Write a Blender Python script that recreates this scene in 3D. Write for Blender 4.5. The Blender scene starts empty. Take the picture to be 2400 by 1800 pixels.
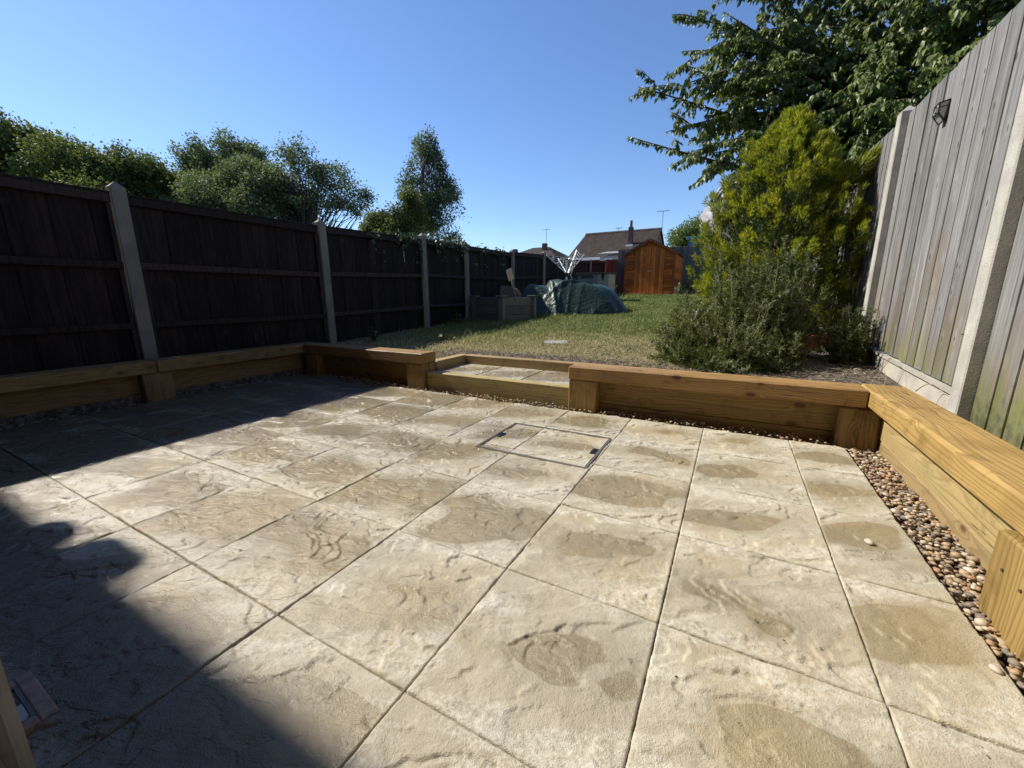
import bpy, math, random
import numpy as np
from mathutils import Vector, Matrix

rng = np.random.default_rng(7)
random.seed(7)
SC = bpy.context.scene
COL = SC.collection

# ------------------------------------------------------------------ camera, sky, sun, exposure
CAM = Vector((0.5466, -0.5127, 0.8376))
YAW, PITCH, ROLL = math.radians(-28.4946), math.radians(12.36), math.radians(0.2707)
cd = bpy.data.cameras.new('camera')
cam = bpy.data.objects.new('camera', cd)
COL.objects.link(cam)
cd.sensor_width = 36.0
cd.lens = 941.11 / 2400 * 36
cd.clip_start, cd.clip_end = 0.02, 1500
_f = Vector((math.sin(YAW) * math.cos(PITCH), math.cos(YAW) * math.cos(PITCH), -math.sin(PITCH)))
_r = Vector((math.cos(YAW), -math.sin(YAW), 0))
_d = _f.cross(_r)
_r2 = math.cos(ROLL) * _r + math.sin(ROLL) * _d
_d2 = -math.sin(ROLL) * _r + math.cos(ROLL) * _d
m = Matrix((_r2, -_d2, -_f)).transposed().to_4x4()
m.translation = CAM
cam.matrix_world = m
SC.camera = cam

SUN_TO = Vector((-1.045, -0.03, 1.0)).normalized()
world = bpy.data.worlds.new('World')
SC.world = world
world.use_nodes = True
wt = world.node_tree
sky = wt.nodes.new('ShaderNodeTexSky')
sky.sky_type = 'NISHITA'
sky.sun_disc = False
sky.sun_elevation = math.asin(SUN_TO.z)
sky.sun_rotation = math.atan2(SUN_TO.x, SUN_TO.y)
sky.altitude = 60
sky.air_density = 1.0
sky.dust_density = 0.15
sky.ozone_density = 4.5
bg = wt.nodes['Background']
bg.inputs['Strength'].default_value = 0.118
hs_ = wt.nodes.new('ShaderNodeHueSaturation')
hs_.inputs['Saturation'].default_value = 1.08
hs_.inputs['Hue'].default_value = 0.506
wt.links.new(sky.outputs[0], hs_.inputs['Color'])
wt.links.new(hs_.outputs[0], bg.inputs['Color'])
sd = bpy.data.lights.new('sun', 'SUN')
sun = bpy.data.objects.new('sun', sd)
COL.objects.link(sun)
sd.energy = 5.0
sd.angle = math.radians(0.53)
sd.color = (1.0, 0.95, 0.86)
sun.rotation_euler = (-SUN_TO).to_track_quat('-Z', 'Y').to_euler()
sun.location = (-6, 0, 8)
SC.view_settings.view_transform = 'Standard'
SC.view_settings.look = 'None'
SC.view_settings.exposure = 0.58
SC.view_settings.gamma = 1.0

# ------------------------------------------------------------------ helpers: objects
WLOC = {}


def tag(o, label=None, cat=None, group=None, kind=None):
    if label: o['label'] = label
    if cat: o['category'] = cat
    if group: o['group'] = group
    if kind: o['kind'] = kind
    return o


def thing(name, loc, label, cat, group=None):
    o = bpy.data.objects.new(name, None)
    o.empty_display_size = 0.1
    COL.objects.link(o)
    o.location = loc
    WLOC[o.name] = Vector(loc)
    return tag(o, label, cat, group)


def link(name, me, mat, parent=None, origin=None, label=None):
    o = bpy.data.objects.new(name, me)
    COL.objects.link(o)
    if mat is not None and not me.materials:
        me.materials.append(mat)
    w = Vector(origin) if origin is not None else Vector((0, 0, 0))
    WLOC[o.name] = w
    if parent is not None:
        o.parent = parent
        o.location = w - WLOC[parent.name]
    else:
        o.location = w
    if label: o['label'] = label
    return o


class MB:
    def __init__(s):
        s.v = []; s.f = []

    def add(s, vs, fs):
        b = len(s.v)
        s.v += [tuple(p) for p in vs]
        s.f += [tuple(i + b for i in f) for f in fs]
        return s

    def box(s, x0, x1, y0, y1, z0, z1, b=0.0, M=None):
        if b <= 0:
            vs = [(x, y, z) for x in (x0, x1) for y in (y0, y1) for z in (z0, z1)]
            fs = [(0, 1, 3, 2), (4, 6, 7, 5), (0, 4, 5, 1), (2, 3, 7, 6), (0, 2, 6, 4), (1, 5, 7, 3)]
        else:
            vs = []; idx = {}
            for ix, x in enumerate((x0, x1)):
                for iy, y in enumerate((y0, y1)):
                    for iz, z in enumerate((z0, z1)):
                        sx, sy, sz = (1, -1)[ix], (1, -1)[iy], (1, -1)[iz]
                        for a in range(3):
                            idx[ix, iy, iz, a] = len(vs)
                            vs.append((x + (0 if a == 0 else sx * b), y + (0 if a == 1 else sy * b), z + (0 if a == 2 else sz * b)))
            fs = []
            g = lambda *k: idx[k]
            for i in (0, 1):
                q = [g(i, 0, 0, 0), g(i, 1, 0, 0), g(i, 1, 1, 0), g(i, 0, 1, 0)]
                fs.append(q if i else q[::-1])
                q = [g(0, i, 0, 1), g(0, i, 1, 1), g(1, i, 1, 1), g(1, i, 0, 1)]
                fs.append(q if i else q[::-1])
                q = [g(0, 0, i, 2), g(1, 0, i, 2), g(1, 1, i, 2), g(0, 1, i, 2)]
                fs.append(q if i else q[::-1])
            for i in (0, 1):
                for j in (0, 1):
                    q = [g(0, i, j, 1), g(1, i, j, 1), g(1, i, j, 2), g(0, i, j, 2)]
                    fs.append(q if i != j else q[::-1])
                    q = [g(i, 0, j, 0), g(i, 1, j, 0), g(i, 1, j, 2), g(i, 0, j, 2)]
                    fs.append(q if i == j else q[::-1])
                    q = [g(i, j, 0, 0), g(i, j, 1, 0), g(i, j, 1, 1), g(i, j, 0, 1)]
                    fs.append(q if i != j else q[::-1])
                    for k in (0, 1):
                        q = [g(i, j, k, 0), g(i, j, k, 1), g(i, j, k, 2)]
                        fs.append(q if (i + j + k) % 2 else q[::-1])
        if M is not None:
            vs = [tuple(M @ Vector(p)) for p in vs]
        return s.add(vs, fs)

    def beam(s, p0, p1, w, h, up=(0, 0, 1), b=0.0):
        p0, p1 = Vector(p0), Vector(p1)
        d = p1 - p0; L = d.length; x = d.normalized()
        u = Vector(up)
        if abs(x.dot(u)) > 0.99: u = Vector((0, 1, 0))
        y = u.cross(x).normalized(); z = x.cross(y)
        M = Matrix((x, y, z)).transposed().to_4x4(); M.translation = p0
        return s.box(0, L, -w / 2, w / 2, -h / 2, h / 2, b, M)

    def tube(s, pts, r, n=8, cap=True):
        pts = [Vector(p) for p in pts]
        rs = r if isinstance(r, (list, tuple)) else [r] * len(pts)
        base = len(s.v)
        t0 = (pts[1] - pts[0]).normalized()
        a = t0.orthogonal().normalized()
        for i, p in enumerate(pts):
            t = (pts[min(i + 1, len(pts) - 1)] - pts[max(i - 1, 0)]).normalized()
            a = (a - t * a.dot(t))
            a = a.normalized() if a.length > 1e-6 else t.orthogonal().normalized()
            bb = t.cross(a)
            for k in range(n):
                an = 2 * math.pi * k / n
                s.v.append(tuple(p + (a * math.cos(an) + bb * math.sin(an)) * rs[i]))
        for i in range(len(pts) - 1):
            for k in range(n):
                k2 = (k + 1) % n
                s.f.append((base + i * n + k, base + i * n + k2, base + (i + 1) * n + k2, base + (i + 1) * n + k))
        if cap:
            s.f.append(tuple(base + k for k in range(n))[::-1])
            s.f.append(tuple(base + (len(pts) - 1) * n + k for k in range(n)))
        return s

    def poly(s, pts, axis, a0, a1):
        """extrude a 2-D outline along an axis ('x','y','z') from a0 to a1"""
        n = len(pts)
        def P(p, a):
            if axis == 'x': return (a, p[0], p[1])
            if axis == 'y': return (p[0], a, p[1])
            return (p[0], p[1], a)
        vs = [P(p, a0) for p in pts] + [P(p, a1) for p in pts]
        fs = [tuple(range(n))[::-1], tuple(range(n, 2 * n))]
        fs += [(i, (i + 1) % n, n + (i + 1) % n, n + i) for i in range(n)]
        return s.add(vs, fs)

    def mesh(s, name, origin=(0, 0, 0), smooth=False):
        me = bpy.data.meshes.new(name)
        o = Vector(origin)
        me.from_pydata([tuple(Vector(p) - o) for p in s.v], [], s.f)
        me.update()
        import bmesh
        bm = bmesh.new(); bm.from_mesh(me)
        bmesh.ops.recalc_face_normals(bm, faces=bm.faces)
        bm.to_mesh(me); bm.free()
        if smooth:
            me.polygons.foreach_set('use_smooth', [True] * len(me.polygons))
        return me

    def build(s, name, mat, parent=None, origin=None, smooth=False, label=None):
        if origin is None:
            origin = WLOC[parent.name] if parent is not None else (0, 0, 0)
        return link(name, s.mesh(name, origin, smooth), mat, parent, origin, label)


def board(name, mat, parent, x0, x1, y0, y1, z0, z1, b=0.006, label=None):
    c = Vector(((x0 + x1) / 2, (y0 + y1) / 2, (z0 + z1) / 2))
    return MB().box(x0, x1, y0, y1, z0, z1, b).build(name, mat, parent, c, label=label)


_cache = {}


def shared_box(name, mat, parent, cx, cy, cz, dx, dy, dz, b=0.004, rot=None):
    k = (name, mat.name, round(dx, 3), round(dy, 3), round(dz, 3))
    if k not in _cache:
        me = MB().box(-dx / 2, dx / 2, -dy / 2, dy / 2, -dz / 2, dz / 2, b).mesh(name)
        me.materials.append(mat)
        _cache[k] = me
    o = link(name, _cache[k], None, parent, (cx, cy, cz))
    if rot: o.rotation_euler = rot
    return o


def np_mesh(name, V, F, mat, parent=None, origin=(0, 0, 0), smooth=False):
    V = np.asarray(V, np.float32).reshape(-1, 3) - np.array(origin, np.float32)
    F = np.asarray(F, np.int32)
    k = F.shape[1]
    me = bpy.data.meshes.new(name)
    me.vertices.add(len(V)); me.vertices.foreach_set('co', V.ravel())
    me.loops.add(F.size); me.loops.foreach_set('vertex_index', F.ravel())
    me.polygons.add(len(F))
    me.polygons.foreach_set('loop_start', np.arange(0, F.size, k, dtype=np.int32))
    me.polygons.foreach_set('loop_total', np.full(len(F), k, np.int32))
    if smooth: me.polygons.foreach_set('use_smooth', np.ones(len(F), bool))
    me.update(calc_edges=True)
    return link(name, me, mat, parent, origin)


def inst(tv, tf, P, D, Nn, S):
    """copies of a template (long axis +Y, normal +Z): positions P, directions D, normals Nn, scales S (n,) or (n,3)"""
    P = np.asarray(P, float); D = np.asarray(D, float); Nn = np.asarray(Nn, float)
    D = D / (np.linalg.norm(D, axis=1, keepdims=True) + 1e-9)
    X = np.cross(D, Nn); X /= (np.linalg.norm(X, axis=1, keepdims=True) + 1e-9)
    Z = np.cross(X, D)
    S = np.asarray(S, float)
    if S.ndim == 1: S = np.repeat(S[:, None], 3, 1)
    tv = np.asarray(tv, float)
    loc = tv[None] * S[:, None, :]
    V = P[:, None, :] + loc[..., 0:1] * X[:, None] + loc[..., 1:2] * D[:, None] + loc[..., 2:3] * Z[:, None]
    k = len(tv)
    F = np.asarray(tf)[None] + (np.arange(len(P)) * k)[:, None, None]
    return V.reshape(-1, 3), F.reshape(-1, np.asarray(tf).shape[1])


def unit(n):
    v = rng.normal(size=(n, 3))
    return v / np.linalg.norm(v, axis=1, keepdims=True)


# ------------------------------------------------------------------ helpers: materials
class NT:
    def __init__(s, name):
        s.m = bpy.data.materials.new(name); s.m.use_nodes = True
        s.t = s.m.node_tree
        s.p = s.t.nodes['Principled BSDF']
        s.out = s.t.nodes['Material Output']

    def n(s, typ, ins=None, **props):
        nd = s.t.nodes.new('ShaderNode' + typ)
        for k, v in props.items(): setattr(nd, k, v)
        for k, v in (ins or {}).items():
            s.set(nd.inputs[k], v)
        return nd

    def set(s, sock, v):
        if isinstance(v, bpy.types.NodeSocket): s.t.links.new(v, sock)
        elif isinstance(v, bpy.types.Node): s.t.links.new(v.outputs[0], sock)
        else:
            if isinstance(v, (tuple, list)) and sock.type == 'RGBA' and len(v) == 3: v = (*v, 1)
            sock.default_value = v

    def math(s, op, a, b=0.0, c=None, clamp=False):
        nd = s.t.nodes.new('ShaderNodeMath'); nd.operation = op; nd.use_clamp = clamp
        s.set(nd.inputs[0], a); s.set(nd.inputs[1], b)
        if c is not None: s.set(nd.inputs[2], c)
        return nd.outputs[0]

    def vmath(s, op, a, b=(0, 0, 0), out=0):
        nd = s.t.nodes.new('ShaderNodeVectorMath'); nd.operation = op
        s.set(nd.inputs[0], a)
        if b is not None: s.set(nd.inputs[1], b)
        return nd.outputs[out]

    def noise(s, vec, scale, detail=4, rough=0.55, dist=0.0):
        return s.n('TexNoise', {'Vector': vec, 'Scale': scale, 'Detail': detail, 'Roughness': rough, 'Distortion': dist}).outputs[0]

    def ss(s, x, a, b, lo=0.0, hi=1.0, smooth=True):
        nd = s.t.nodes.new('ShaderNodeMapRange')
        nd.interpolation_type = 'SMOOTHSTEP' if smooth else 'LINEAR'
        s.set(nd.inputs[0], x)
        for i, v in enumerate((a, b, lo, hi)): s.set(nd.inputs[i + 1], v)
        return nd.outputs[0]

    def mix(s, f, a, b, typ='MIX'):
        nd = s.t.nodes.new('ShaderNodeMix'); nd.data_type = 'RGBA'; nd.blend_type = typ
        s.set(nd.inputs[0], f); s.set(nd.inputs[6], a); s.set(nd.inputs[7], b)
        return nd.outputs[2]

    def ramp(s, x, stops, interp='LINEAR'):
        nd = s.t.nodes.new('ShaderNodeValToRGB')
        nd.color_ramp.interpolation = interp
        e = nd.color_ramp.elements
        while len(e) < len(stops): e.new(0.5)
        for i, (p, c) in enumerate(stops):
            e[i].position = p; e[i].color = (*c, 1) if len(c) == 3 else c
        s.set(nd.inputs[0], x)
        return nd.outputs[0]

    def bump(s, h, dist, strength=1.0, normal=None):
        nd = s.n('Bump', {'Strength': strength, 'Distance': dist, 'Height': h})
        if normal is not None: s.set(nd.inputs['Normal'], normal)
        return nd.outputs[0]

    def obj(s, off=29.0):
        tc = s.n('TexCoord').outputs['Object']
        r = s.n('ObjectInfo').outputs['Random']
        o = s.n('CombineXYZ', {0: s.math('MULTIPLY', r, off), 1: s.math('MULTIPLY', r, off * 1.7), 2: s.math('MULTIPLY', r, off * 0.6)})
        return s.vmath('ADD', tc, o), r

    def fin(s, **kw):
        names = {'col': 'Base Color', 'rough': 'Roughness', 'normal': 'Normal', 'metal': 'Metallic', 'spec': 'Specular IOR Level', 'alpha': 'Alpha', 'coat': 'Coat Weight', 'trans': 'Transmission Weight'}
        for k, v in kw.items(): s.set(s.p.inputs[names[k]], v)
        return s.m


def plain(name, col, rough=0.6, metal=0.0, var=0.12, scale=14, bump=0.0, spec=0.5):
    n = NT(name)
    v, r = n.obj()
    nz = n.noise(v, scale, 5)
    c = n.mix(n.ss(nz, 0.3, 0.7), tuple(x * (1 - var) for x in col), tuple(min(1, x * (1 + var)) for x in col))
    kw = dict(col=c, rough=n.ss(nz, 0.2, 0.8, rough - 0.08, rough + 0.08), metal=metal, spec=spec)
    if bump: kw['normal'] = n.bump(n.noise(v, scale * 4, 4), bump)
    return n.fin(**kw)


def wood(name, axis, c_light, c_dark, knot=(0.10, 0.045, 0.02), rough=0.6, ringscale=55, knots=0.6, stain=None, bumpd=0.0012):
    """grain along one local axis; rings around a heart that lies outside the piece; dark knots"""
    n = NT(name)
    v, r = n.obj(0.0)
    tc = n.n('TexCoord').outputs['Object']
    ax = 'XYZ'.index(axis)
    off = n.n('CombineXYZ', {i: n.math('MULTIPLY', r, (31.0, 17.0, 53.0)[i]) if i == ax else 0.0 for i in range(3)})
    v = n.vmath('ADD', tc, off)
    sc = [1.0, 1.0, 1.0]; sc[ax] = 0.12
    vs = n.vmath('MULTIPLY', v, tuple(sc))
    sep = n.n('SeparateXYZ', {0: vs})
    oth = [i for i in range(3) if i != ax]
    wob = n.noise(vs, 9.0, 2, 0.5)
    wob2 = n.noise(n.vmath('ADD', vs, (7.3, 1.1, 3.7)), 7.0, 2, 0.5)
    # knots
    kv = n.vmath('MULTIPLY', v, tuple(4.6 if i == ax else 9.0 for i in range(3)))
    vo = n.n('TexVoronoi', {'Vector': kv, 'Scale': 1.0, 'Randomness': 1.0})
    kd = vo.outputs['Distance']
    kr = n.n('SeparateXYZ', {0: vo.outputs['Color']}).outputs[0]
    kon = n.math('GREATER_THAN', kr, 1 - knots)
    kf = n.math('MULTIPLY', n.ss(kd, 0.42, 0.0), kon)
    a = n.math('ADD', sep.outputs[oth[0]], n.math('ADD', n.math('MULTIPLY', wob, 0.17), n.math('MULTIPLY', r, 0.06)))
    b = n.math('ADD', sep.outputs[oth[1]], n.math('ADD', n.math('MULTIPLY', wob2, 0.17), -0.20))
    rad = n.math('SQRT', n.math('ADD', n.math('MULTIPLY', a, a), n.math('MULTIPLY', b, b)))
    rad = n.math('ADD', rad, n.math('MULTIPLY', kf, 0.035))
    ph = n.math('FRACT', n.math('MULTIPLY', rad, float(ringscale)))
    late = n.math('MULTIPLY', n.ss(ph, 0.35, 0.92), n.ss(ph, 1.0, 0.94))
    sf = [90.0, 90.0, 90.0]; sf[ax] = 3.0
    fib = n.noise(n.vmath('MULTIPLY', v, tuple(sf)), 1.0, 3, 0.6)
    big = n.noise(vs, 4.0, 3)
    fac = n.math('ADD', n.math('MULTIPLY', late, 0.55), n.math('MULTIPLY', n.math('SUBTRACT', fib, 0.5), 0.7))
    col = n.mix(n.math('ADD', fac, n.ss(big, 0.35, 0.7, -0.1, 0.25), clamp=True), c_light, c_dark)
    if stain:
        st = n.ss(n.noise(v, 3.0, 4), 0.5, 0.68)
        col = n.mix(n.math('MULTIPLY', st, 0.6), col, stain)
    halo = n.math('MULTIPLY', n.ss(kd, 0.26, 0.12), kon)
    col = n.mix(n.math('MULTIPLY', halo, 0.45), col, c_dark)
    kk = n.math('MULTIPLY', n.ss(kd, 0.15, 0.11), kon)
    col = n.mix(kk, col, knot)
    cs = [55.0, 55.0, 55.0]; cs[ax] = 1.6
    cn = n.noise(n.vmath('MULTIPLY', v, tuple(cs)), 1.0, 2, 0.5)
    ck = n.math('MULTIPLY', n.ss(n.math('ABSOLUTE', n.math('SUBTRACT', cn, 0.5)), 0.014, 0.004), n.ss(n.noise(n.vmath('MULTIPLY', v, tuple(1.3 if i == ax else 9.0 for i in range(3))), 1.0, 2), 0.54, 0.60))
    col = n.mix(n.math('MULTIPLY', ck, 0.8), col, (0.05, 0.026, 0.012))
    dirt = n.math('MULTIPLY', n.ss(n.noise(v, 11, 5, 0.65), 0.52, 0.72), 0.45)
    col = n.mix(dirt, col, tuple(x * 0.6 for x in c_dark))
    hv = n.n('HueSaturation', {'Hue': n.ss(r, 0, 1, 0.49, 0.51, False), 'Value': n.ss(n.math('FRACT', n.math('MULTIPLY', r, 7.3)), 0, 1, 0.86, 1.12, False), 'Color': col})
    h = n.math('SUBTRACT', n.math('ADD', n.math('MULTIPLY', fib, 0.8), n.math('MULTIPLY', late, 0.35)), n.math('MULTIPLY', ck, 1.5))
    return n.fin(col=hv.outputs[0], rough=n.ss(fib, 0.2, 0.8, rough - 0.1, rough + 0.12), normal=n.bump(h, bumpd), spec=0.35)


M = {}
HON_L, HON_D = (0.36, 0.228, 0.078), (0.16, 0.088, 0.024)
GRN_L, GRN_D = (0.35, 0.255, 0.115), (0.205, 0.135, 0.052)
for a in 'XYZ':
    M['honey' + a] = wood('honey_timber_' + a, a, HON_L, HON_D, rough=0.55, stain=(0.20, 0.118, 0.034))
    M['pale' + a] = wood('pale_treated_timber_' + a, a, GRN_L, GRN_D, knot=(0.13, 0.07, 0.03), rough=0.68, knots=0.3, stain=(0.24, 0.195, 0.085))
    M['mid' + a] = wood('brown_and_shaded_timber_' + a, a, (0.25, 0.158, 0.056), (0.12, 0.066, 0.020), rough=0.6, knots=0.5)  # darker brown; on the left bench it stands in for shade
    M['old' + a] = wood('weathered_timber_' + a, a, (0.21, 0.19, 0.15), (0.11, 0.10, 0.08), knot=(0.06, 0.05, 0.04), rough=0.8, knots=0.3)


def mat_tile():
    n = NT('riven_paving')
    tc = n.n('TexCoord').outputs['Object']
    r = n.n('ObjectInfo').outputs['Random']
    g = n.n('NewGeometry').outputs['Position']
    gx = n.n('SeparateXYZ', {0: g})
    ox = n.n('SeparateXYZ', {0: tc})
    off = n.n('CombineXYZ', {0: n.math('MULTIPLY', r, 61.0), 1: n.math('MULTIPLY', r, 137.0), 2: 0.0})
    v = n.vmath('ADD', tc, off)
    rot = n.n('VectorRotate', {'Vector': v, 'Axis': (0, 0, 1), 'Angle': -0.40}).outputs[0]
    v2 = n.vmath('MULTIPLY', rot, (0.62, 1.55, 1.0))
    warp = n.n('TexNoise', {'Vector': v2, 'Scale': 7.0, 'Detail': 4.0, 'Roughness': 0.6}).outputs['Color']
    vw = n.vmath('ADD', v2, n.vmath('MULTIPLY', n.vmath('SUBTRACT', warp, (0.5, 0.5, 0.5)), (0.13, 0.13, 0)))
    lvl = n.n('Attribute', attribute_name='hollow').outputs['Fac']
    h0 = n.math('SUBTRACT', 1.0, lvl)
    grain = n.noise(v, 85.0, 4, 0.7)
    grain2 = n.noise(v, 340.0, 2, 0.6)
    mid = n.noise(vw, 13.0, 4, 0.6)
    # moisture: each slab holds a damp patch in its hollows; wetter to the left, soaked and painted with shade by fence and house
    f4 = n.math('FRACT', n.math('MULTIPLY', r, 7.91)); f5 = n.math('FRACT', n.math('MULTIPLY', r, 131.7))
    wn = n.noise(vw, 2.6, 2.0, 0.4)
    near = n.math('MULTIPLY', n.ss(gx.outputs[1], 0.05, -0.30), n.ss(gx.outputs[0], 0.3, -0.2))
    soak_shade = n.math('MAXIMUM', n.ss(gx.outputs[0], -1.85, -2.45), near)  # soaked stone plus shade painted where the fence and house shadows fall
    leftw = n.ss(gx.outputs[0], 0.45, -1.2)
    bias = n.math('ADD', n.math('MULTIPLY', leftw, 0.27), n.math('MULTIPLY', soak_shade, 0.45))
    bias = n.math('ADD', bias, n.ss(gx.outputs[0], 0.80, 1.1, 0.0, 0.14))
    bias = n.math('ADD', bias, n.ss(f5, 0.78, 0.95, 0.0, 0.30))
    bias = n.math('ADD', bias, n.ss(f4, 0, 1, -0.05, 0.10, False))
    w = n.math('ADD', n.math('ADD', lvl, bias), n.math('MULTIPLY', n.math('SUBTRACT', wn, 0.5), 0.75))
    soft = n.ss(n.noise(v2, 1.7, 1), 0.42, 0.60, 0.015, 0.14)      # some margins crisp, some blurred
    wet = n.ss(w, 0.91, n.math('ADD', 0.91, soft))
    damp = n.ss(w, 0.50, 0.98)
    pud = n.math('MULTIPLY', n.ss(w, 1.74, 1.86), soak_shade)
    c_d = n.mix(n.ss(mid, 0.32, 0.68), (0.35, 0.302, 0.205), (0.455, 0.41, 0.308))
    c_d = n.mix(n.ss(n.noise(v, 2.4, 3), 0.42, 0.62, 0, 0.7), c_d, (0.41, 0.335, 0.21))
    c_d = n.mix(n.ss(n.noise(v, 1.3, 2), 0.45, 0.62, 0, 0.5), c_d, (0.385, 0.345, 0.27))
    # pale bloom: speckled, stronger near the slab margins and on the high ground
    ed = n.math('MAXIMUM', n.math('ABSOLUTE', ox.outputs[0]), n.math('ABSOLUTE', ox.outputs[1]))
    bl = n.math('ADD', n.math('ADD', n.noise(vw, 5.0, 3, 0.55), n.ss(ed, 0.11, 0.225, 0.0, 0.075)), n.ss(h0, 0.4, 0.9, -0.02, 0.08))
    bloom = n.math('MULTIPLY', n.ss(bl, 0.52, 0.68), n.ss(n.math('ADD', n.math('MULTIPLY', grain, 0.95), n.math('MULTIPLY', mid, 0.3)), 0.50, 0.74))
    c_d = n.mix(n.math('MULTIPLY', bloom, 0.60), c_d, (0.62, 0.585, 0.49))
    c_d = n.mix(n.ss(grain2, 0.55, 0.75, 0, 0.45), c_d, (0.21, 0.175, 0.12))
    c_d = n.mix(n.ss(grain, 0.40, 0.28, 0, 0.5), c_d, (0.24, 0.20, 0.145))
    c_w = n.mix(n.ss(n.noise(v, 2.4, 3), 0.35, 0.65), (0.205, 0.164, 0.09), (0.28, 0.215, 0.108))
    c_w = n.mix(n.ss(grain, 0.40, 0.68, 0, 0.5), c_w, (0.27, 0.21, 0.125))
    c_w = n.mix(n.ss(grain2, 0.55, 0.75, 0, 0.4), c_w, (0.11, 0.085, 0.055))
    c_w = n.mix(n.math('MULTIPLY', soak_shade, 0.85), c_w, (0.06, 0.05, 0.036))  # colour darkened for wetness and for the shade lying there
    col = n.mix(n.math('MAXIMUM', n.math('ADD', n.math('MULTIPLY', damp, 0.34), n.math('MULTIPLY', leftw, 0.20)), n.math('MULTIPLY', soak_shade, 0.80)), c_d, c_w)
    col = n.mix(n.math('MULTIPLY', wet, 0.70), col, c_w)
    hv = n.n('HueSaturation', {'Value': n.ss(n.math('FRACT', n.math('MULTIPLY', r, 5.7)), 0, 1, 0.90, 1.04, False), 'Color': col})
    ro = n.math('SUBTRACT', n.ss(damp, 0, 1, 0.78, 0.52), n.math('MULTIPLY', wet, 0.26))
    film = n.math('MAXIMUM', n.math('MULTIPLY', leftw, n.ss(damp, 0, 0.7, 0.6, 1.0)), n.math('MULTIPLY', soak_shade, 0.75))
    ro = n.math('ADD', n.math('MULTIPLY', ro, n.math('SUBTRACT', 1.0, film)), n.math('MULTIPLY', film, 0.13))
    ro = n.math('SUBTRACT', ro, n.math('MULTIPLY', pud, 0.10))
    micro = n.math('ADD', n.math('MULTIPLY', grain, 0.9), n.math('MULTIPLY', grain2, 0.4))
    micro = n.math('ADD', micro, n.math('MULTIPLY', mid, 1.3))
    micro = n.math('MULTIPLY', n.math('SUBTRACT', micro, 1.3), n.ss(pud, 0, 1, 1.0, 0.10))
    # water film standing on the wet side picks out fine ledges
    fl = n.math('MAXIMUM', n.math('MULTIPLY', leftw, n.ss(damp, 0.0, 0.6, 0.45, 1.0)), n.math('MULTIPLY', soak_shade, 0.5))
    tl = n.math('MULTIPLY', n.noise(vw, 2.6, 5, 0.48), 9.0)
    lg = n.ss(n.math('FRACT', tl), 0.0, 0.10)
    lg = n.math('MULTIPLY', n.math('ADD', n.math('SUBTRACT', n.math('FLOOR', tl), 4.5), lg), 0.12)
    mg = n.math('MULTIPLY', n.noise(vw, 11.0, 3, 0.55), 5.0)
    mg = n.math('MULTIPLY', n.math('ADD', n.math('SUBTRACT', n.math('FLOOR', mg), 2.5), n.ss(n.math('FRACT', mg), 0.0, 0.16)), 0.055)
    b1 = n.bump(n.math('MULTIPLY', n.math('ADD', lg, mg), n.math('MAXIMUM', leftw, n.math('MULTIPLY', soak_shade, 0.4))), 0.030)
    b2 = n.bump(micro, 0.0034, normal=b1)
    return n.fin(col=hv.outputs[0], rough=ro, normal=b2, spec=0.5)


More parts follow.
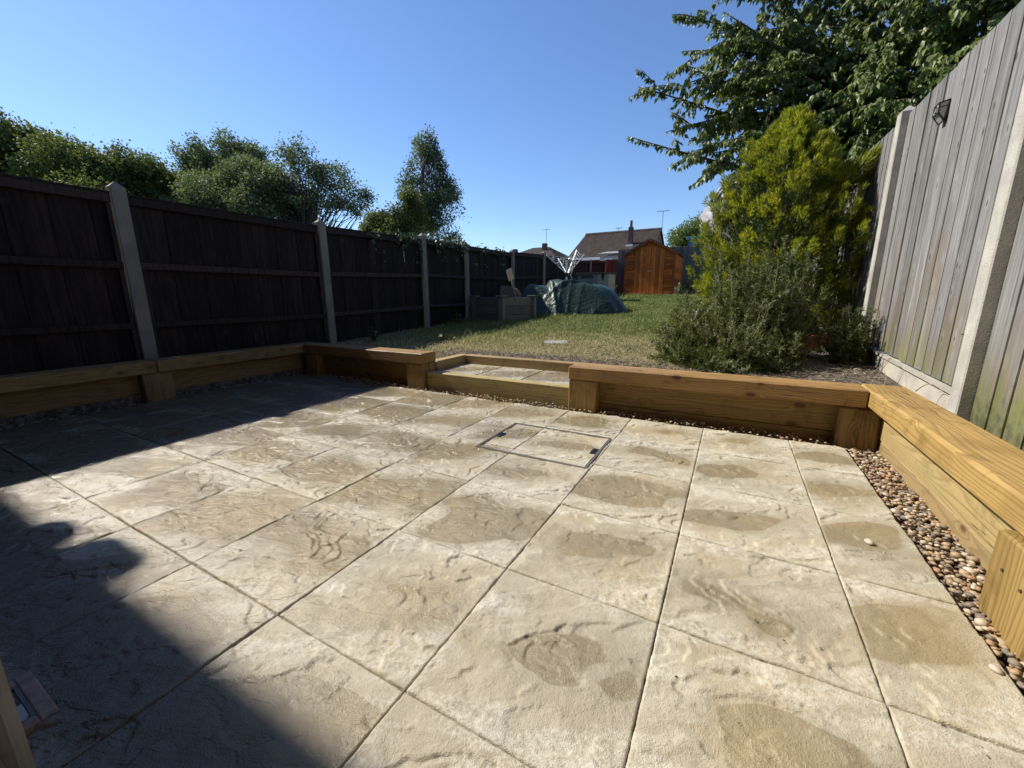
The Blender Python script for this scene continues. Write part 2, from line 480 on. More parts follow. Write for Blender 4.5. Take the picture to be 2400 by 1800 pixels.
def mat_fence_grey():
    n = NT('weathered_grey_board')
    tc = n.n('TexCoord').outputs['Object']
    r = n.n('ObjectInfo').outputs['Random']
    g = n.n('NewGeometry').outputs['Position']
    gz = n.n('SeparateXYZ', {0: g}).outputs[2]
    off = n.n('CombineXYZ', {0: 0.0, 1: 0.0, 2: n.math('MULTIPLY', r, 41.0)})
    v = n.vmath('ADD', tc, off)
    fib = n.noise(n.vmath('MULTIPLY', v, (60, 75, 2.2)), 1.0, 4, 0.6)
    wide = n.noise(n.vmath('MULTIPLY', v, (10, 15, 0.7)), 1.0, 3, 0.5)
    vo = n.n('TexVoronoi', {'Vector': n.vmath('MULTIPLY', v, (10, 12, 6.5)), 'Scale': 1.0})
    kd = vo.outputs['Distance']
    kon = n.math('GREATER_THAN', n.n('SeparateXYZ', {0: vo.outputs['Color']}).outputs[0], 0.5)
    kn = n.math('MULTIPLY', n.ss(kd, n.ss(n.noise(v, 3, 1), 0.35, 0.65, 0.08, 0.26), 0.04), kon)
    halo = n.math('MULTIPLY', n.ss(kd, 0.45, 0.1), kon)
    c = n.mix(n.ss(fib, 0.28, 0.72), (0.115, 0.111, 0.104), (0.34, 0.332, 0.315))
    c = n.mix(n.ss(wide, 0.38, 0.62), c, (0.205, 0.20, 0.195))
    c = n.mix(n.math('MULTIPLY', n.ss(n.noise(n.vmath('MULTIPLY', v, (26, 30, 1.0)), 1.0, 4, 0.65), 0.50, 0.66), 0.55), c, (0.075, 0.072, 0.07))
    c = n.mix(n.math('MULTIPLY', n.ss(n.noise(v, 2.6, 4, 0.6), 0.52, 0.7), 0.4), c, (0.31, 0.305, 0.295))
    brown = n.ss(n.math('ADD', n.noise(v, 1.1, 3), n.ss(gz, 1.5, 0.3, -0.12, 0.22, False)), 0.5, 0.72)
    c = n.mix(n.math('MULTIPLY', brown, 0.65), c, (0.20, 0.155, 0.10))
    c = n.mix(n.math('MULTIPLY', halo, 0.35), c, (0.34, 0.33, 0.31))
    c = n.mix(kn, c, (0.075, 0.06, 0.05))
    alg = n.ss(n.math('ADD', n.noise(n.vmath('MULTIPLY', v, (5, 5, 1.1)), 1.0, 3), n.ss(gz, 0.95, 0.3, -0.32, 0.13, False)), 0.40, 0.70)
    c = n.mix(n.math('MULTIPLY', alg, 0.75), c, (0.15, 0.165, 0.035))
    dirt = n.ss(n.math('ADD', n.noise(v, 22, 3), n.ss(gz, 0.55, 0.24, -0.4, 0.16, False)), 0.42, 0.78)
    c = n.mix(n.math('MULTIPLY', dirt, 0.7), c, (0.06, 0.048, 0.033))
    hv = n.n('HueSaturation', {'Value': n.ss(n.math('FRACT', n.math('MULTIPLY', r, 9.1)), 0, 1, 0.70, 1.12, False), 'Saturation': 0.95, 'Color': c})
    h = n.math('ADD', n.math('MULTIPLY', fib, 0.8), n.math('ADD', n.math('MULTIPLY', wide, 2.4), n.math('MULTIPLY', halo, 0.6)))
    return n.fin(col=hv.outputs[0], rough=n.ss(fib, 0.2, 0.8, 0.5, 0.7), normal=n.bump(h, 0.0045), spec=0.35)


def mat_fence_dark(name, a, b):
    n = NT(name)
    tc = n.n('TexCoord').outputs['Object']
    r = n.n('ObjectInfo').outputs['Random']
    off = n.n('CombineXYZ', {0: 0.0, 1: 0.0, 2: n.math('MULTIPLY', r, 41.0)})
    v = n.vmath('ADD', tc, off)
    fib = n.noise(n.vmath('MULTIPLY', v, (40, 40, 3)), 1.0, 4, 0.6)
    c = n.mix(n.ss(fib, 0.3, 0.7), a, b)
    c = n.mix(n.ss(n.noise(v, 5, 4), 0.58, 0.7, 0, 0.5), c, tuple(x * 1.7 for x in b))
    hv = n.n('HueSaturation', {'Value': n.ss(r, 0, 1, 0.65, 1.35, False), 'Color': c})
    return n.fin(col=hv.outputs[0], rough=0.8, normal=n.bump(fib, 0.002), spec=0.2)


def mat_concrete(name, base, spk=0.5, moss=0.0):
    n = NT(name)
    v, r = n.obj()
    g = n.n('NewGeometry').outputs['Position']
    a = n.noise(v, 6, 5)
    p = n.n('TexVoronoi', {'Vector': v, 'Scale': 110.0}).outputs['Distance']
    pit = n.math('MULTIPLY', n.ss(p, 0.24, 0.14), n.ss(n.noise(v, 40, 2), 0.52, 0.58))
    c = n.mix(n.ss(a, 0.3, 0.7), tuple(x * 0.8 for x in base), tuple(x * 1.12 for x in base))
    c = n.mix(n.math('MULTIPLY', pit, spk), c, (0.10, 0.095, 0.085))
    if moss:
        c = n.mix(n.math('MULTIPLY', n.ss(n.noise(v, 3, 4), 0.48, 0.7), moss), c, (0.13, 0.12, 0.07))
    return n.fin(col=c, rough=0.85, normal=n.bump(n.math('SUBTRACT', n.noise(v, 90, 4), pit), 0.0018), spec=0.25)


def mat_leaf(name, stops, rough=0.5, trans=0.22, spec=0.3, tint=1.6):
    n = NT(name)
    g = n.n('NewGeometry')
    r = g.outputs['Random Per Island']
    nz = n.noise(g.outputs['Position'], 1.4, 3)
    x = n.math('ADD', n.math('MULTIPLY', r, 0.7), n.math('MULTIPLY', n.ss(nz, 0.3, 0.7), 0.3), clamp=True)
    c = n.ramp(x, stops)
    n.fin(col=c, rough=rough, spec=spec)
    tr = n.n('BsdfTranslucent', {'Color': n.mix(1.0, c, (tint, tint, tint * 0.45), 'MULTIPLY')})
    ms = n.n('MixShader', {0: trans, 1: n.p.outputs[0], 2: tr.outputs[0]})
    n.t.links.new(ms.outputs[0], n.out.inputs[0])
    return n.m


def mat_pebble():
    n = NT('pebble')
    r1 = n.n('ObjectInfo').outputs['Random']
    g = n.n('NewGeometry')
    r2 = g.outputs['Random Per Island']
    x = n.math('FRACT', n.math('ADD', n.math('MULTIPLY', r1, 13.7), r2))
    c = n.ramp(x, [(0.0, (0.30, 0.23, 0.15)), (0.14, (0.16, 0.12, 0.10)), (0.26, (0.42, 0.31, 0.18)), (0.40, (0.125, 0.12, 0.112)),
                   (0.52, (0.36, 0.20, 0.10)), (0.62, (0.50, 0.43, 0.32)), (0.74, (0.20, 0.16, 0.12)), (0.86, (0.34, 0.245, 0.15)), (0.95, (0.60, 0.55, 0.46))], 'CONSTANT')
    v, _ = n.obj()
    c = n.mix(n.ss(n.noise(v, 70, 4), 0.35, 0.7, 0, 0.5), c, (0.33, 0.26, 0.18))
    c = n.mix(1.0, c, (0.95, 0.90, 0.84), 'MULTIPLY')
    return n.fin(col=c, rough=0.6, normal=n.bump(n.noise(v, 260, 3), 0.0008), spec=0.4)


def mat_ground():
    n = NT('ground')
    g = n.n('NewGeometry').outputs['Position']
    s = n.n('SeparateXYZ', {0: g})
    a = n.noise(g, 2.2, 5); b = n.noise(g, 26.0, 5, 0.65); c2 = n.noise(g, 110, 3)
    grass = n.mix(n.ss(b, 0.35, 0.7), (0.055, 0.075, 0.022), (0.16, 0.16, 0.06))
    straw = n.mix(n.ss(b, 0.3, 0.7), (0.17, 0.135, 0.075), (0.34, 0.28, 0.16))
    dry = n.ss(n.math('ADD', a, n.ss(s.outputs[1], 3.2, 6.5, 0.22, -0.12, False)), 0.42, 0.66)
    c = n.mix(dry, grass, straw)
    soil = n.mix(n.ss(b, 0.38, 0.66), (0.055, 0.042, 0.032), (0.20, 0.165, 0.125))
    soil = n.mix(n.ss(c2, 0.58, 0.72), soil, (0.34, 0.30, 0.25))
    m1 = n.ss(n.math('ADD', s.outputs[1], n.math('MULTIPLY', n.math('SUBTRACT', b, 0.5), 0.35)), 3.36, 3.10)
    m2 = n.math('MULTIPLY', n.ss(n.math('ADD', s.outputs[0], n.math('MULTIPLY', n.math('SUBTRACT', a, 0.5), 0.5)), 0.15, 0.45), n.ss(s.outputs[1], 6.6, 5.8))
    m3 = n.ss(s.outputs[0], -3.75, -3.95)
    mk = n.math('MAXIMUM', n.math('MAXIMUM', m1, m2), m3)
    c = n.mix(mk, c, soil)
    return n.fin(col=c, rough=0.95, normal=n.bump(n.math('ADD', b, n.math('MULTIPLY', c2, 0.5)), 0.02), spec=0.15)


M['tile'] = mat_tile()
M['fgrey'] = mat_fence_grey()
M['fdark'] = mat_fence_dark('dark_stained_board', (0.012, 0.008, 0.007), (0.030, 0.020, 0.017))
M['frail'] = mat_fence_dark('dark_stained_rail', (0.022, 0.016, 0.014), (0.048, 0.034, 0.030))
M['fred'] = mat_fence_dark('red_stained_board', (0.10, 0.028, 0.018), (0.17, 0.05, 0.03))
M['post'] = mat_concrete('concrete_post', (0.41, 0.392, 0.345), 0.75)
M['postd'] = mat_concrete('weathered_concrete_post', (0.22, 0.205, 0.17), 0.5, 0.4)
M['gravelboard'] = mat_concrete('concrete_gravel_board', (0.42, 0.385, 0.32), 0.3, 0.35)
M['slabgrey'] = mat_concrete('grey_slab', (0.27, 0.255, 0.225), 0.3)
M['pebble'] = mat_pebble()
M['ground'] = mat_ground()
M['bed'] = plain('dark_bedding', (0.03, 0.025, 0.02), 0.95, bump=0.004)
M['sandbed'] = plain('sandy_bedding', (0.10, 0.075, 0.05), 0.95, bump=0.006, scale=60)
M['steel'] = plain('steel_edge', (0.36, 0.35, 0.32), 0.45, 0.4)
M['black'] = plain('black_plastic', (0.014, 0.015, 0.018), 0.42, scale=60)
M['blackmet'] = plain('black_metal', (0.012, 0.013, 0.017), 0.4, scale=30)
M['screw'] = plain('screw_metal', (0.09, 0.07, 0.05), 0.45, 0.6)
M['terra'] = plain('terracotta', (0.30, 0.105, 0.055), 0.75, var=0.25, scale=9, bump=0.002)
M['terra2'] = plain('gully_clay', (0.21, 0.135, 0.105), 0.7, var=0.3, scale=40, bump=0.001)
M['alu'] = plain('aluminium_tube', (0.66, 0.67, 0.67), 0.38, 0.6, scale=30)
M['line'] = plain('washing_line', (0.55, 0.58, 0.58), 0.6)
M['white'] = plain('white_paint', (0.78, 0.78, 0.76), 0.5, var=0.04)
M['cream'] = plain('beige_resin', (0.40, 0.35, 0.24), 0.6, var=0.06)
M['creamd'] = plain('grey_beige_resin', (0.25, 0.235, 0.20), 0.6, var=0.06)
M['render'] = plain('pale_render', (0.46, 0.45, 0.42), 0.9, var=0.1)
M['blue'] = plain('blue_paint', (0.07, 0.22, 0.30), 0.5, var=0.1)
M['blued'] = plain('dark_blue_paint', (0.025, 0.085, 0.16), 0.5, var=0.1)
M['felt'] = plain('roofing_felt', (0.085, 0.08, 0.075), 0.9, bump=0.002)
M['bark'] = plain('bark', (0.085, 0.065, 0.05), 0.9, var=0.4, scale=30, bump=0.004)
M['barkp'] = plain('pale_bark', (0.16, 0.14, 0.12), 0.9, var=0.4, scale=20, bump=0.003)
M['twig'] = plain('dry_twig', (0.24, 0.19, 0.13), 0.85, var=0.3, scale=40)
M['card'] = plain('old_board', (0.25, 0.20, 0.155), 0.9, var=0.15)
M['spade'] = plain('spade_wood', (0.26, 0.20, 0.13), 0.7, var=0.2)
M['shed'] = mat_fence_dark('orange_brown_shed_board', (0.38, 0.105, 0.020), (0.52, 0.155, 0.034))
M['shedd'] = mat_fence_dark('orange_brown_shed_trim', (0.20, 0.058, 0.016), (0.28, 0.085, 0.025))
M['cherry'] = mat_leaf('cherry_leaf', [(0.0, (0.065, 0.10, 0.022)), (0.4, (0.115, 0.16, 0.038)), (0.75, (0.165, 0.205, 0.06)), (0.97, (0.26, 0.28, 0.10))], 0.45, 0.36, 0.4)
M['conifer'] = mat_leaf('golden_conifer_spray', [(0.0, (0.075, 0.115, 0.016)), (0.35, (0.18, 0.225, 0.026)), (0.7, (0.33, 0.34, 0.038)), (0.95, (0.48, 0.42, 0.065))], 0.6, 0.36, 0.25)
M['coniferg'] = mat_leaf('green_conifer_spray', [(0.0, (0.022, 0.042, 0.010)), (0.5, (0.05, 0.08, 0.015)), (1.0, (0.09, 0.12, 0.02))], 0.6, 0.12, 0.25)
M['rosemary'] = mat_leaf('rosemary_needle', [(0.0, (0.042, 0.066, 0.02)), (0.5, (0.092, 0.125, 0.04)), (0.85, (0.165, 0.19, 0.07)), (1.0, (0.29, 0.265, 0.125))], 0.55, 0.22, 0.3)
M['treeA'] = mat_leaf('dark_tree_leaf', [(0.0, (0.055, 0.08, 0.024)), (0.5, (0.10, 0.13, 0.042)), (1.0, (0.18, 0.20, 0.075))], 0.62, 0.32, 0.22)
M['treeB'] = mat_leaf('grey_green_leaf', [(0.0, (0.065, 0.095, 0.048)), (0.5, (0.115, 0.155, 0.08)), (1.0, (0.20, 0.235, 0.135))], 0.62, 0.32, 0.22)
M['hazel'] = mat_leaf('bright_leaf', [(0.0, (0.06, 0.095, 0.02)), (0.5, (0.11, 0.16, 0.035)), (1.0, (0.19, 0.24, 0.06))], 0.5, 0.25, 0.35)
M['ivy'] = mat_leaf('ivy_leaf', [(0.0, (0.03, 0.05, 0.015)), (0.6, (0.06, 0.09, 0.025)), (1.0, (0.14, 0.16, 0.05))], 0.4, 0.15, 0.45)


def mat_grass():
    n = NT('grass_blade')
    g = n.n('NewGeometry')
    r = g.outputs['Random Per Island']
    y = n.n('SeparateXYZ', {0: g.outputs['Position']}).outputs[1]
    nz = n.noise(g.outputs['Position'], 1.5, 3)
    dry = n.math('ADD', n.math('ADD', n.math('MULTIPLY', r, 0.55), n.math('MULTIPLY', nz, 0.8)), n.ss(y, 2.9, 5.2, 0.20, -0.20, False))
    c = n.ramp(n.math('SUBTRACT', dry, 0.1, clamp=True), [(0.12, (0.075, 0.12, 0.022)), (0.38, (0.15, 0.20, 0.045)), (0.55, (0.25, 0.265, 0.078)), (0.74, (0.38, 0.33, 0.145)), (0.97, (0.52, 0.45, 0.26))])
    n.fin(col=c, rough=0.6, spec=0.25)
    tr = n.n('BsdfTranslucent', {'Color': c})
    ms = n.n('MixShader', {0: 0.3, 1: n.p.outputs[0], 2: tr.outputs[0]})
    n.t.links.new(ms.outputs[0], n.out.inputs[0])
    return n.m


M['grass'] = mat_grass()


def mat_tarp():
    n = NT('green_tarpaulin')
    v, r = n.obj()
    cr = n.n('TexVoronoi', {'Vector': n.vmath('ADD', v, n.vmath('MULTIPLY', n.n('TexNoise', {'Vector': v, 'Scale': 6.0}).outputs['Color'], (0.2, 0.2, 0.2))), 'Scale': 9.0}, feature='DISTANCE_TO_EDGE').outputs['Distance']
    nz = n.noise(v, 18, 5)
    c = n.mix(n.ss(nz, 0.3, 0.7), (0.012, 0.031, 0.020), (0.023, 0.048, 0.033))
    h = n.math('ADD', n.math('MULTIPLY', n.ss(cr, 0.0, 0.25), 0.5), n.math('MULTIPLY', nz, 0.6))
    return n.fin(col=c, rough=0.42, normal=n.bump(h, 0.007), spec=0.32)


M['tarp'] = mat_tarp()


def mat_sheet():
    n = NT('silver_grey_cover')
    v, r = n.obj()
    nz = n.noise(v, 3.2, 3)
    c = n.mix(n.ss(nz, 0.50, 0.53), (0.30, 0.295, 0.30), (0.03, 0.03, 0.035))
    return n.fin(col=c, rough=0.45, normal=n.bump(n.noise(v, 10, 4), 0.03), spec=0.5)


M['sheet'] = mat_sheet()


def mat_roof(name, a, b):
    n = NT(name)
    g = n.n('NewGeometry').outputs['Position']
    br = n.noise(n.vmath('MULTIPLY', g, (3.3, 1.0, 1.0)), 1.4, 4)
    nz = n.noise(g, 7, 4)
    c = n.mix(n.ss(br, 0.3, 0.7), a, b)
    c = n.mix(n.ss(nz, 0.5, 0.75, 0, 0.5), c, tuple(x * 1.5 for x in b))
    return n.fin(col=c, rough=0.85, spec=0.2)


M['stack'] = plain('sooty_brick', (0.075, 0.048, 0.038), 0.9, var=0.3, scale=20)
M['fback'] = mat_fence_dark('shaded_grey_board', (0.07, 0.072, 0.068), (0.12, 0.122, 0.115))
M['roof'] = mat_roof('brown_roof_tile', (0.062, 0.047, 0.039), (0.105, 0.08, 0.066))


def mat_brick(name='brick_wall'):
    n = NT(name)
    g = n.n('NewGeometry').outputs['Position']
    s = n.n('SeparateXYZ', {0: g})
    v = n.n('CombineXYZ', {0: n.math('ADD', s.outputs[0], s.outputs[1]), 1: s.outputs[2], 2: 0.0})
    b = n.n('TexBrick', {'Vector': v, 'Color1': (0.20, 0.085, 0.055), 'Color2': (0.15, 0.065, 0.045), 'Mortar': (0.28, 0.25, 0.21), 'Scale': 1.0, 'Mortar Size': 0.005, 'Brick Width': 0.225, 'Row Height': 0.075})
    return n.fin(col=b.outputs[0], rough=0.9, spec=0.2)


M['brick'] = mat_brick()
M['glass'] = plain('dark_window_glass', (0.03, 0.035, 0.04), 0.08, var=0.05, spec=0.6)
M['frost'] = plain('frosted_lamp_pane', (0.42, 0.43, 0.45), 0.5, var=0.08)
M['palestone'] = plain('pale_stone', (0.42, 0.36, 0.27), 0.7, var=0.2, scale=60)
M['water'] = plain('dark_water', (0.01, 0.012, 0.014), 0.04, var=0.02)

# ------------------------------------------------------------------ ground sheet
def zg(y, x=0.0):
    z = np.interp(y, [-50, 2.4, 2.9, 4.7, 6, 14.5, 40, 120], [0.22, 0.225, 0.24, 0.31, 0.37, 0.845, 1.0, 1.0])
    xr = np.interp(x, [-4.2, 1.6], [1.0, 1.0])
    return z * xr


def make_ground():
    xs = np.unique(np.concatenate([np.linspace(-300, -20, 8), np.linspace(-20, -3.82, 14), [-3.72, -3.70], np.linspace(-3.6, 1.32, 12), [1.34, 1.36, 1.45], np.linspace(1.6, 8, 8), np.linspace(9, 300, 8)]))
    ys = np.unique(np.concatenate([np.linspace(-300, -14, 5), [-6, -3.5], np.linspace(-3.0, 2.40, 8), [2.42, 2.44], np.linspace(2.5, 6, 26), np.linspace(6.2, 19, 40), np.linspace(20, 60, 10), np.linspace(80, 500, 6)]))
    X, Y = np.meshgrid(xs, ys, indexing='ij')
    Z = zg(Y)
    Z = Z + 0.012 * np.sin(X * 2.1 + Y * 1.3) * np.cos(Y * 1.7 - X) * ((Y > 2.6) & (Y < 14))
    pit = (X > -3.71) & (X < 1.35) & (Y > -3.2) & (Y < 2.43)
    Z[pit] = -0.06
    step = (X > -1.95) & (X < -0.45) & (Y > 2.3) & (Y < 2.98)
    Z[step & ~pit] = np.minimum(Z[step & ~pit], 0.07)
    V = np.stack([X, Y, Z], -1).reshape(-1, 3)
    ny = len(ys)
    i, j = np.meshgrid(np.arange(len(xs) - 1), np.arange(ny - 1), indexing='ij')
    a = (i * ny + j).ravel()
    F = np.stack([a, a + ny, a + ny + 1, a + 1], 1)
    o = np_mesh('ground', V, F, M['ground'])
    tag(o, 'ground of the sloping garden with dry lawn and bare soil', kind='structure')


make_ground()

# ------------------------------------------------------------------ patio slabs
T = 0.455
XR, YF = 1.1735, 2.237          # right and far edges of the paving
XL = -3.59
base = MB().box(XL, XR, -1.9, YF, -0.09, -0.03).build('patio', M['bed'])
tag(base, 'square patio paved with wet riven buff slabs', kind='structure')


HN = 220
HSZ = 0.47


def band(seed, k0, aniso=1.0, ang=0.0):
    """smooth random field (k0 = cycles across the slab), unit variance"""
    g = np.random.default_rng(seed)
    n = HN * 2
    f = np.fft.fftfreq(n) * n / 2
    kx, ky = np.meshgrid(f, f, indexing='ij')
    c, s_ = math.cos(ang), math.sin(ang)
    u, v = (c * kx + s_ * ky) * aniso, (-s_ * kx + c * ky)
    flt = np.exp(-(u * u + v * v) / (2 * k0 * k0))
    z = np.real(np.fft.ifft2(np.fft.fft2(g.normal(size=(n, n))) * flt))[:HN, :HN]
    return (z - z.mean()) / (z.std() + 1e-9)


_hf = {}


def heightfield(variant):
    if variant in _hf: return _hf[variant]
    sd0 = 1000 + variant * 37
    rr0 = np.random.default_rng(sd0)
    px = HSZ / (HN - 1)
    h = np.zeros((HN, HN))
    for li, (k0, levels, amp, wid, cover) in enumerate(((1.5, (-1.0, -0.25, 0.5, 1.2), 0.0054, 0.0035, 0.0), (2.6, (-0.9, 0.0, 0.9), 0.0028, 0.0030, 0.2), (5.0, (-0.6, 0.6), 0.0013, 0.0026, 0.3))):
        f0 = band(sd0 + li, k0, 2.0, 0.30) + 0.13 * band(sd0 + 10 + li, k0 * 4, 1.3, 0.3)
        gx, gy = np.gradient(f0, px)
        gm = np.sqrt(gx * gx + gy * gy) + 1.5
        f = f0 + gm * (0.0013 * band(sd0 + 15 + li, 20) + 0.0003 * band(sd0 + 18 + li, 60))
        for q, L in enumerate(levels):
            mask = 1 / (1 + np.exp(-(band(sd0 + 40 + li * 9 + q, 2.2) - cover) / 0.25))
            dist = np.clip((f - L) / gm, -0.03, 0.03)
            h += amp * (0.06 + mask) * (1 / (1 + np.exp(-dist / (wid * 0.26 + 0.007 * (1 - mask)))) - 0.5)
    X, Y = np.meshgrid(np.linspace(-1, 1, HN), np.linspace(-1, 1, HN), indexing='ij')
    fk = np.fft.fftfreq(HN) * HN
    kx, ky = np.meshgrid(fk, fk, indexing='ij')
    hl = np.real(np.fft.ifft2(np.fft.fft2(h) * np.exp(-(kx * kx + ky * ky) / (2 * 3.0 ** 2))))
    hp = np.real(np.fft.ifft2(np.fft.fft2(h) * np.exp(-(kx * kx + ky * ky) / (2 * 2.6 ** 2))))
    h = h - 0.90 * hp + 0.00018 * band(sd0 + 81, 13, 1.6, 0.3) + 0.00008 * band(sd0 + 82, 30)
    c, s_ = math.cos(0.3), math.sin(0.3)
    ox, oy = rr0.uniform(-.2, .2), rr0.uniform(-.25, .25)
    U, W = c * (X - ox) + s_ * (Y - oy), -s_ * (X - ox) + c * (Y - oy)
    low = 0.30 * hl / hl.std() + 0.30 * band(sd0 + 80, 1.3, 2.0, 0.3) + 1.1 * np.sqrt((U / 0.75) ** 2 + (W / 0.36) ** 2)
    rank = low.ravel().argsort().argsort().reshape(HN, HN) / (HN * HN - 1.0)
    h = h - h.mean()
    em = np.clip((1 - np.maximum(abs(X), abs(Y))) / 0.14, 0, 1)
    h = h * (0.12 + 0.88 * em) - 0.0003 * (1 - em)
    _hf[variant] = (h, rank)
    return _hf[variant]


def samp(F, x, y):
    i = np.clip((x / HSZ + 0.5) * (HN - 1), 0, HN - 1.001); j = np.clip((y / HSZ + 0.5) * (HN - 1), 0, HN - 1.001)
    i0, j0 = i.astype(int), j.astype(int); fi, fj = i - i0, j - j0
    return (F[i0, j0] * (1 - fi) + F[i0 + 1, j0] * fi) * (1 - fj) + (F[i0, j0 + 1] * (1 - fi) + F[i0 + 1, j0 + 1] * fi) * fj


def slab_mesh(w, d, variant):
    h, rank = heightfield(variant)
    rr = np.random.default_rng(variant * 7 + int(w * 1000) + int(d * 1000))
    nx, ny = max(6, int(w / 0.0032)), max(6, int(d / 0.0032))
    b = 0.003
    xs, ys = np.linspace(-w / 2 + b, w / 2 - b, nx), np.linspace(-d / 2 + b, d / 2 - b, ny)
    X, Y = np.meshgrid(xs, ys, indexing='ij')
    Z = samp(h, X, Y)
    V = np.stack([X, Y, Z], -1).reshape(-1, 3)
    idx = np.arange(nx * ny).reshape(nx, ny)
    F = [np.stack([idx[:-1, :-1], idx[1:, :-1], idx[1:, 1:], idx[:-1, 1:]], -1).reshape(-1, 4)]
    ring = np.concatenate([idx[:, 0], idx[-1, 1:], idx[-2::-1, -1], idx[0, -2:0:-1]])
    R = len(ring)
    rp = V[ring].copy()
    out = rp.copy()
    jit = np.convolve(np.tile(rr.normal(size=R), 3), np.ones(5) / 5, 'same')[R:2 * R] * 0.0009
    out[:, 0] = np.where(abs(rp[:, 0]) > w / 2 - b - 1e-6, np.sign(rp[:, 0]) * (w / 2 + jit), rp[:, 0])
    out[:, 1] = np.where(abs(rp[:, 1]) > d / 2 - b - 1e-6, np.sign(rp[:, 1]) * (d / 2 + jit), rp[:, 1])
    out[:, 2] -= 0.003 + abs(jit)
    bot = out.copy(); bot[:, 2] = -0.034
    n0 = len(V)
    V = np.concatenate([V, out, bot])
    k = np.arange(R); k2 = (k + 1) % R
    F.append(np.stack([ring[k2], ring[k], n0 + k, n0 + k2], -1))
    F.append(np.stack([n0 + k2, n0 + k, n0 + R + k, n0 + R + k2], -1))
    F = np.concatenate(F).astype(np.int32)
    me = bpy.data.meshes.new('paving_slab')
    me.vertices.add(len(V)); me.vertices.foreach_set('co', V.astype(np.float32).ravel())
    me.loops.add(F.size); me.loops.foreach_set('vertex_index', F.ravel())
    me.polygons.add(len(F)); me.polygons.foreach_set('loop_start', np.arange(0, F.size, 4, dtype=np.int32)); me.polygons.foreach_set('loop_total', np.full(len(F), 4, np.int32))
    me.polygons.foreach_set('use_smooth', np.ones(len(F), bool))
    me.update(calc_edges=True)
    at_ = me.attributes.new('hollow', 'FLOAT', 'POINT')
    hv = np.zeros(len(V), np.float32); hv[:n0] = 1 - samp(rank, X, Y).ravel(); hv[n0:n0 + R] = hv[ring]
    at_.data.foreach_set('value', hv)
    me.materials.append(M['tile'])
    return me


_slabs = {}


def slab(parent, x0, x1, y0, y1, z, seed):
    w, d = x1 - x0, y1 - y0
    k = (round(w, 3), round(d, 3), (seed * 5) % 7)
    if k not in _slabs: _slabs[k] = slab_mesh(w, d, k[2])
    o = link('paving_slab', _slabs[k], None, parent, ((x0 + x1) / 2, (y0 + y1) / 2, z))
    rr = random.Random(seed)
    o.rotation_euler = (rr.uniform(-.003, .003), rr.uniform(-.003, .003), math.pi * rr.randint(0, 1))
    return o


cols = [XL] + [c * T for c in range(-7, 3)] + [XR]
rows = [r * T for r in range(-4, 5)] + [YF]
sd_ = 0
for i in range(len(cols) - 1):
    for j in range(len(rows) - 1):
        sd_ += 1
        gxl, gyl = 0.0014, 0.0013
        if rows[j] < 0.5: gyl = 0.0019
        rr = random.Random(sd_ * 3)
        slab(base, cols[i] + gxl, cols[i + 1] - gxl, rows[j] + gyl, rows[j + 1] - gyl, rr.uniform(-0.0012, 0.0012), sd_)

# manhole: recessed tray edge drawn across four slabs
mh = thing('manhole_cover', (-0.343, 1.528, 0.0), 'recessed paved manhole cover with thin steel edge and two dark lifting slots', 'manhole cover')


def ring_mb(x0, x1, y0, y1, w, z0, z1):
    r = MB()
    r.box(x0, x1, y0, y0 + w, z0, z1); r.box(x0, x1, y1 - w, y1, z0, z1)
    r.box(x0, x0 + w, y0 + w, y1 - w, z0, z1); r.box(x1 - w, x1, y0 + w, y1 - w, z0, z1)
    return r


ring_mb(-0.668, -0.018, 1.285, 1.770, 0.0024, -0.002, 0.0062).build('outer_frame', M['steel'], mh)
ring_mb(-0.6643, -0.0217, 1.2887, 1.7663, 0.0028, -0.002, 0.0046).build('frame_gap', M['bed'], mh)
ring_mb(-0.6593, -0.0267, 1.2937, 1.7613, 0.0018, -0.002, 0.0058).build('inner_frame', M['steel'], mh)
for (hx, s_) in ((-0.640, 1), (-0.046, -1)):
    h = MB().box(hx - 0.017, hx + 0.017, 1.488, 1.560, -0.004, 0.0062, 0.001).build('lifting_slot', M['black'], mh)
    g = MB()
    for k in range(4):
        g.box(hx - 0.013 + k * 0.0075, hx - 0.0105 + k * 0.0075, 1.493, 1.555, 0.004, 0.0078)
    g.build('rib', M['blackmet'], h)

# gully by the timber post
gu = thing('drain_gully', (-0.69, -0.44, 0.0), 'square clay gully with black grate sunk in the shaded slab', 'drain')
gx0, gx1, gy0, gy1 = -0.780, -0.595, -0.56, -0.374
fr = MB()
w_ = 0.026
FT = 0.011
fr.box(gx0, gx1, gy1 - w_, gy1, -0.03, FT, 0.003); fr.box(gx0, gx1, gy0, gy0 + w_, -0.03, FT, 0.003)
fr.box(gx0, gx0 + w_, gy0 + w_, gy1 - w_, -0.03, FT, 0.003); fr.box(gx1 - w_, gx1, gy0 + w_, gy1 - w_, -0.03, FT, 0.003)
fr.build('clay_frame', M['terra2'], gu)
MB().box(gx0 + w_, gx1 - w_, gy0 + w_, gy1 - w_, -0.02, 0.0032).build('water', M['water'], gu)
rim = MB()
rim.box(gx0 + w_, gx1 - w_, gy1 - w_ - 0.006, gy1 - w_, 0.0, 0.0085); rim.box(gx1 - w_ - 0.006, gx1 - w_, gy0 + w_, gy1 - w_ - 0.006, 0.0, 0.0085); rim.box(gx0 + w_, gx0 + w_ + 0.006, gy0 + w_, gy1 - w_ - 0.006, 0.0, 0.0085)
rim.build('rim', M['blackmet'], gu)
for k in range(6):
    x = gx0 + w_ + 0.014 + k * 0.019
    MB().box(x, x + 0.008, gy0 + w_ + 0.002, gy1 - w_ - 0.045, 0.0, 0.0072).build('grate_bar', M['blackmet'], gu)

